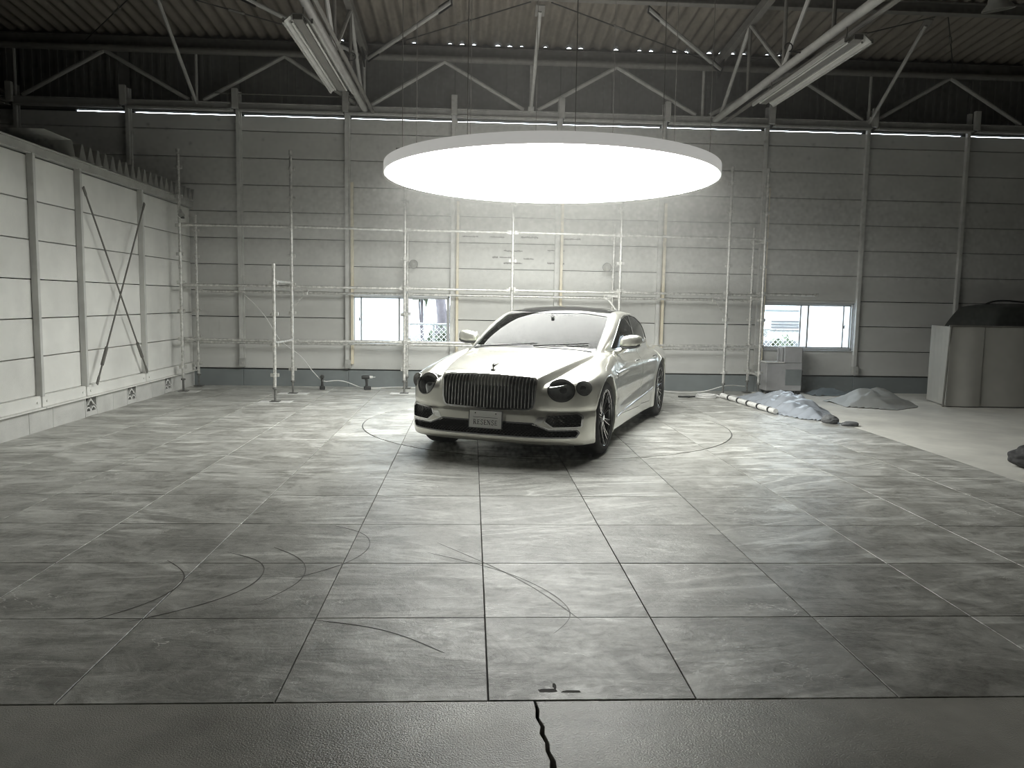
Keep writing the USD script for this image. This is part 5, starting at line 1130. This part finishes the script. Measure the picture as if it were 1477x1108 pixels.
def shrub(name, c, r, n, seed, lab, m='leaf', size=.10):
    rg = np.random.default_rng(seed); t = thing(name, lab, 'plant', c); V, F = [], []
    for i in range(n):
        d = rg.normal(size=3); d /= np.linalg.norm(d); p = d * r * rg.uniform(.35, 1); u = rg.normal(size=3); u /= np.linalg.norm(u); v = np.cross(u, rg.normal(size=3)); v /= np.linalg.norm(v); b = len(V)
        V += [p - u * size, p + v * size * .4 + [0, 0, .01], p + u * size, p - v * size * .4]; F += [(b, b + 1, b + 2), (b, b + 2, b + 3)]
    obj('foliage', trimesh.Trimesh(V, F, process=False), M[m], t, kind='stuff')
    obj('stem', cat([rod((0, 0, -c[2] - .02), (rg.uniform(-.6, .6) * r[0], rg.uniform(-.5, .5) * r[1], r[2] * .5), .018, 6) for _ in range(5)]), M['bark'], t)
shrub('shrub', (-.70, 18.2, .50), np.array([.36, .3, .48]), 260, 1, 'dark shrub behind the chain-link fence outside the left window')
shrub('shrub', (7.15, 18.0, .45), np.array([.35, .3, .42]), 220, 2, 'dark shrub behind the chain-link fence outside the right window')
shrub('climbing_plant', (-1.15, 19.2, 1.72), np.array([.28, .2, .26]), 60, 3, 'sprig of foliage hanging at the top of the left window view', size=.13)
tank = thing('oil_tank', 'grey box tank on legs behind the fence outside the left window', 'tank', (-.30, 20.4, -.04))
obj('tank_body', bbox(-.30, .30, -.3, .3, .95, 1.45, .04), M['grey_plastic'], tank); obj('tank_leg', cat([rod((a, b, 0), (a, b, .97), .025, 6) for a in (-.22, .22) for b in (-.2, .2)]), M['steel_dark'], tank)
# a white truck nosed up to the fence
tk2 = thing('white_truck', 'white truck cab facing the right window from across the fence', 'truck', (8.55, 21.0, -.04))
obj('cab', hullbox([(a, b, c) for a, b, c in [(-.95, .05, .45), (.95, .05, .45), (-.95, 1.7, .45), (.95, 1.7, .45), (-.95, .0, 1.30), (.95, .0, 1.30), (-.86, .38, 2.25), (.86, .38, 2.25), (-.86, 1.7, 2.25), (.86, 1.7, 2.25)]], .06), M['cab_white'], tk2, smooth=35)
obj('windscreen', bar((-.80, .075, 1.82), (.80, .075, 1.82), .02, .72, (0, .38, .95)), M['grey_green'], tk2, label='greenish windscreen')
for z in (.95, 1.03, 1.11, 1.19): obj('grille_bar', bbox(-.55, .55, -.085, -.05, z - .022, z + .018, .006), M['grey_plastic'], tk2)
obj('bumper', bbox(-.98, .98, -.12, .05, .42, .68, .03), M['grey_plastic'], tk2)
for s in (1, -1):
    obj('headlamp', moved(lathe([(0, -.02), (.09, -.015), (.11, .0), (.11, .06), (0, .06)], 24, 'y'), s * .74, -.05, .86), M['lens_grey'], tk2, smooth=40)
    obj('wing_mirror', bbox(s * 1.12 - .08, s * 1.12 + .08, -.02, .03, 1.45, 1.80, .02), M['black_plastic'], tk2); obj('mirror_stay', rod((s * .92, .1, 1.72), (s * 1.1, .0, 1.66), .014, 6), M['black_plastic'], tk2)
    obj('wheel', moved(lathe([(0, -.1), (.22, -.11), (.36, -.11), (.40, -.07), (.40, .07), (.36, .11), (.22, .11), (0, .1)], 32, 'y'), 0, 0, 0).apply_transform(trimesh.transformations.rotation_matrix(np.pi / 2, [0, 0, 1])).apply_translation([s * .80, .75, .40]), M['rubber'], tk2, smooth=35)
obj('cargo_box', bbox(-1.0, 1.0, 1.9, 4.7, .75, 2.6, .03), M['cab_white'], tk2); obj('chassis', bbox(-.5, .5, .3, 4.7, .5, .78, .02), M['steel_dark'], tk2)
for s in (1, -1): obj('wheel', moved(lathe([(0, -.1), (.22, -.11), (.36, -.11), (.40, -.07), (.40, .07), (.36, .11), (.22, .11), (0, .1)], 32, 'y'), 0, 0, 0).apply_transform(trimesh.transformations.rotation_matrix(np.pi / 2, [0, 0, 1])).apply_translation([s * .80, 4.0, .40]), M['rubber'], tk2, smooth=35)
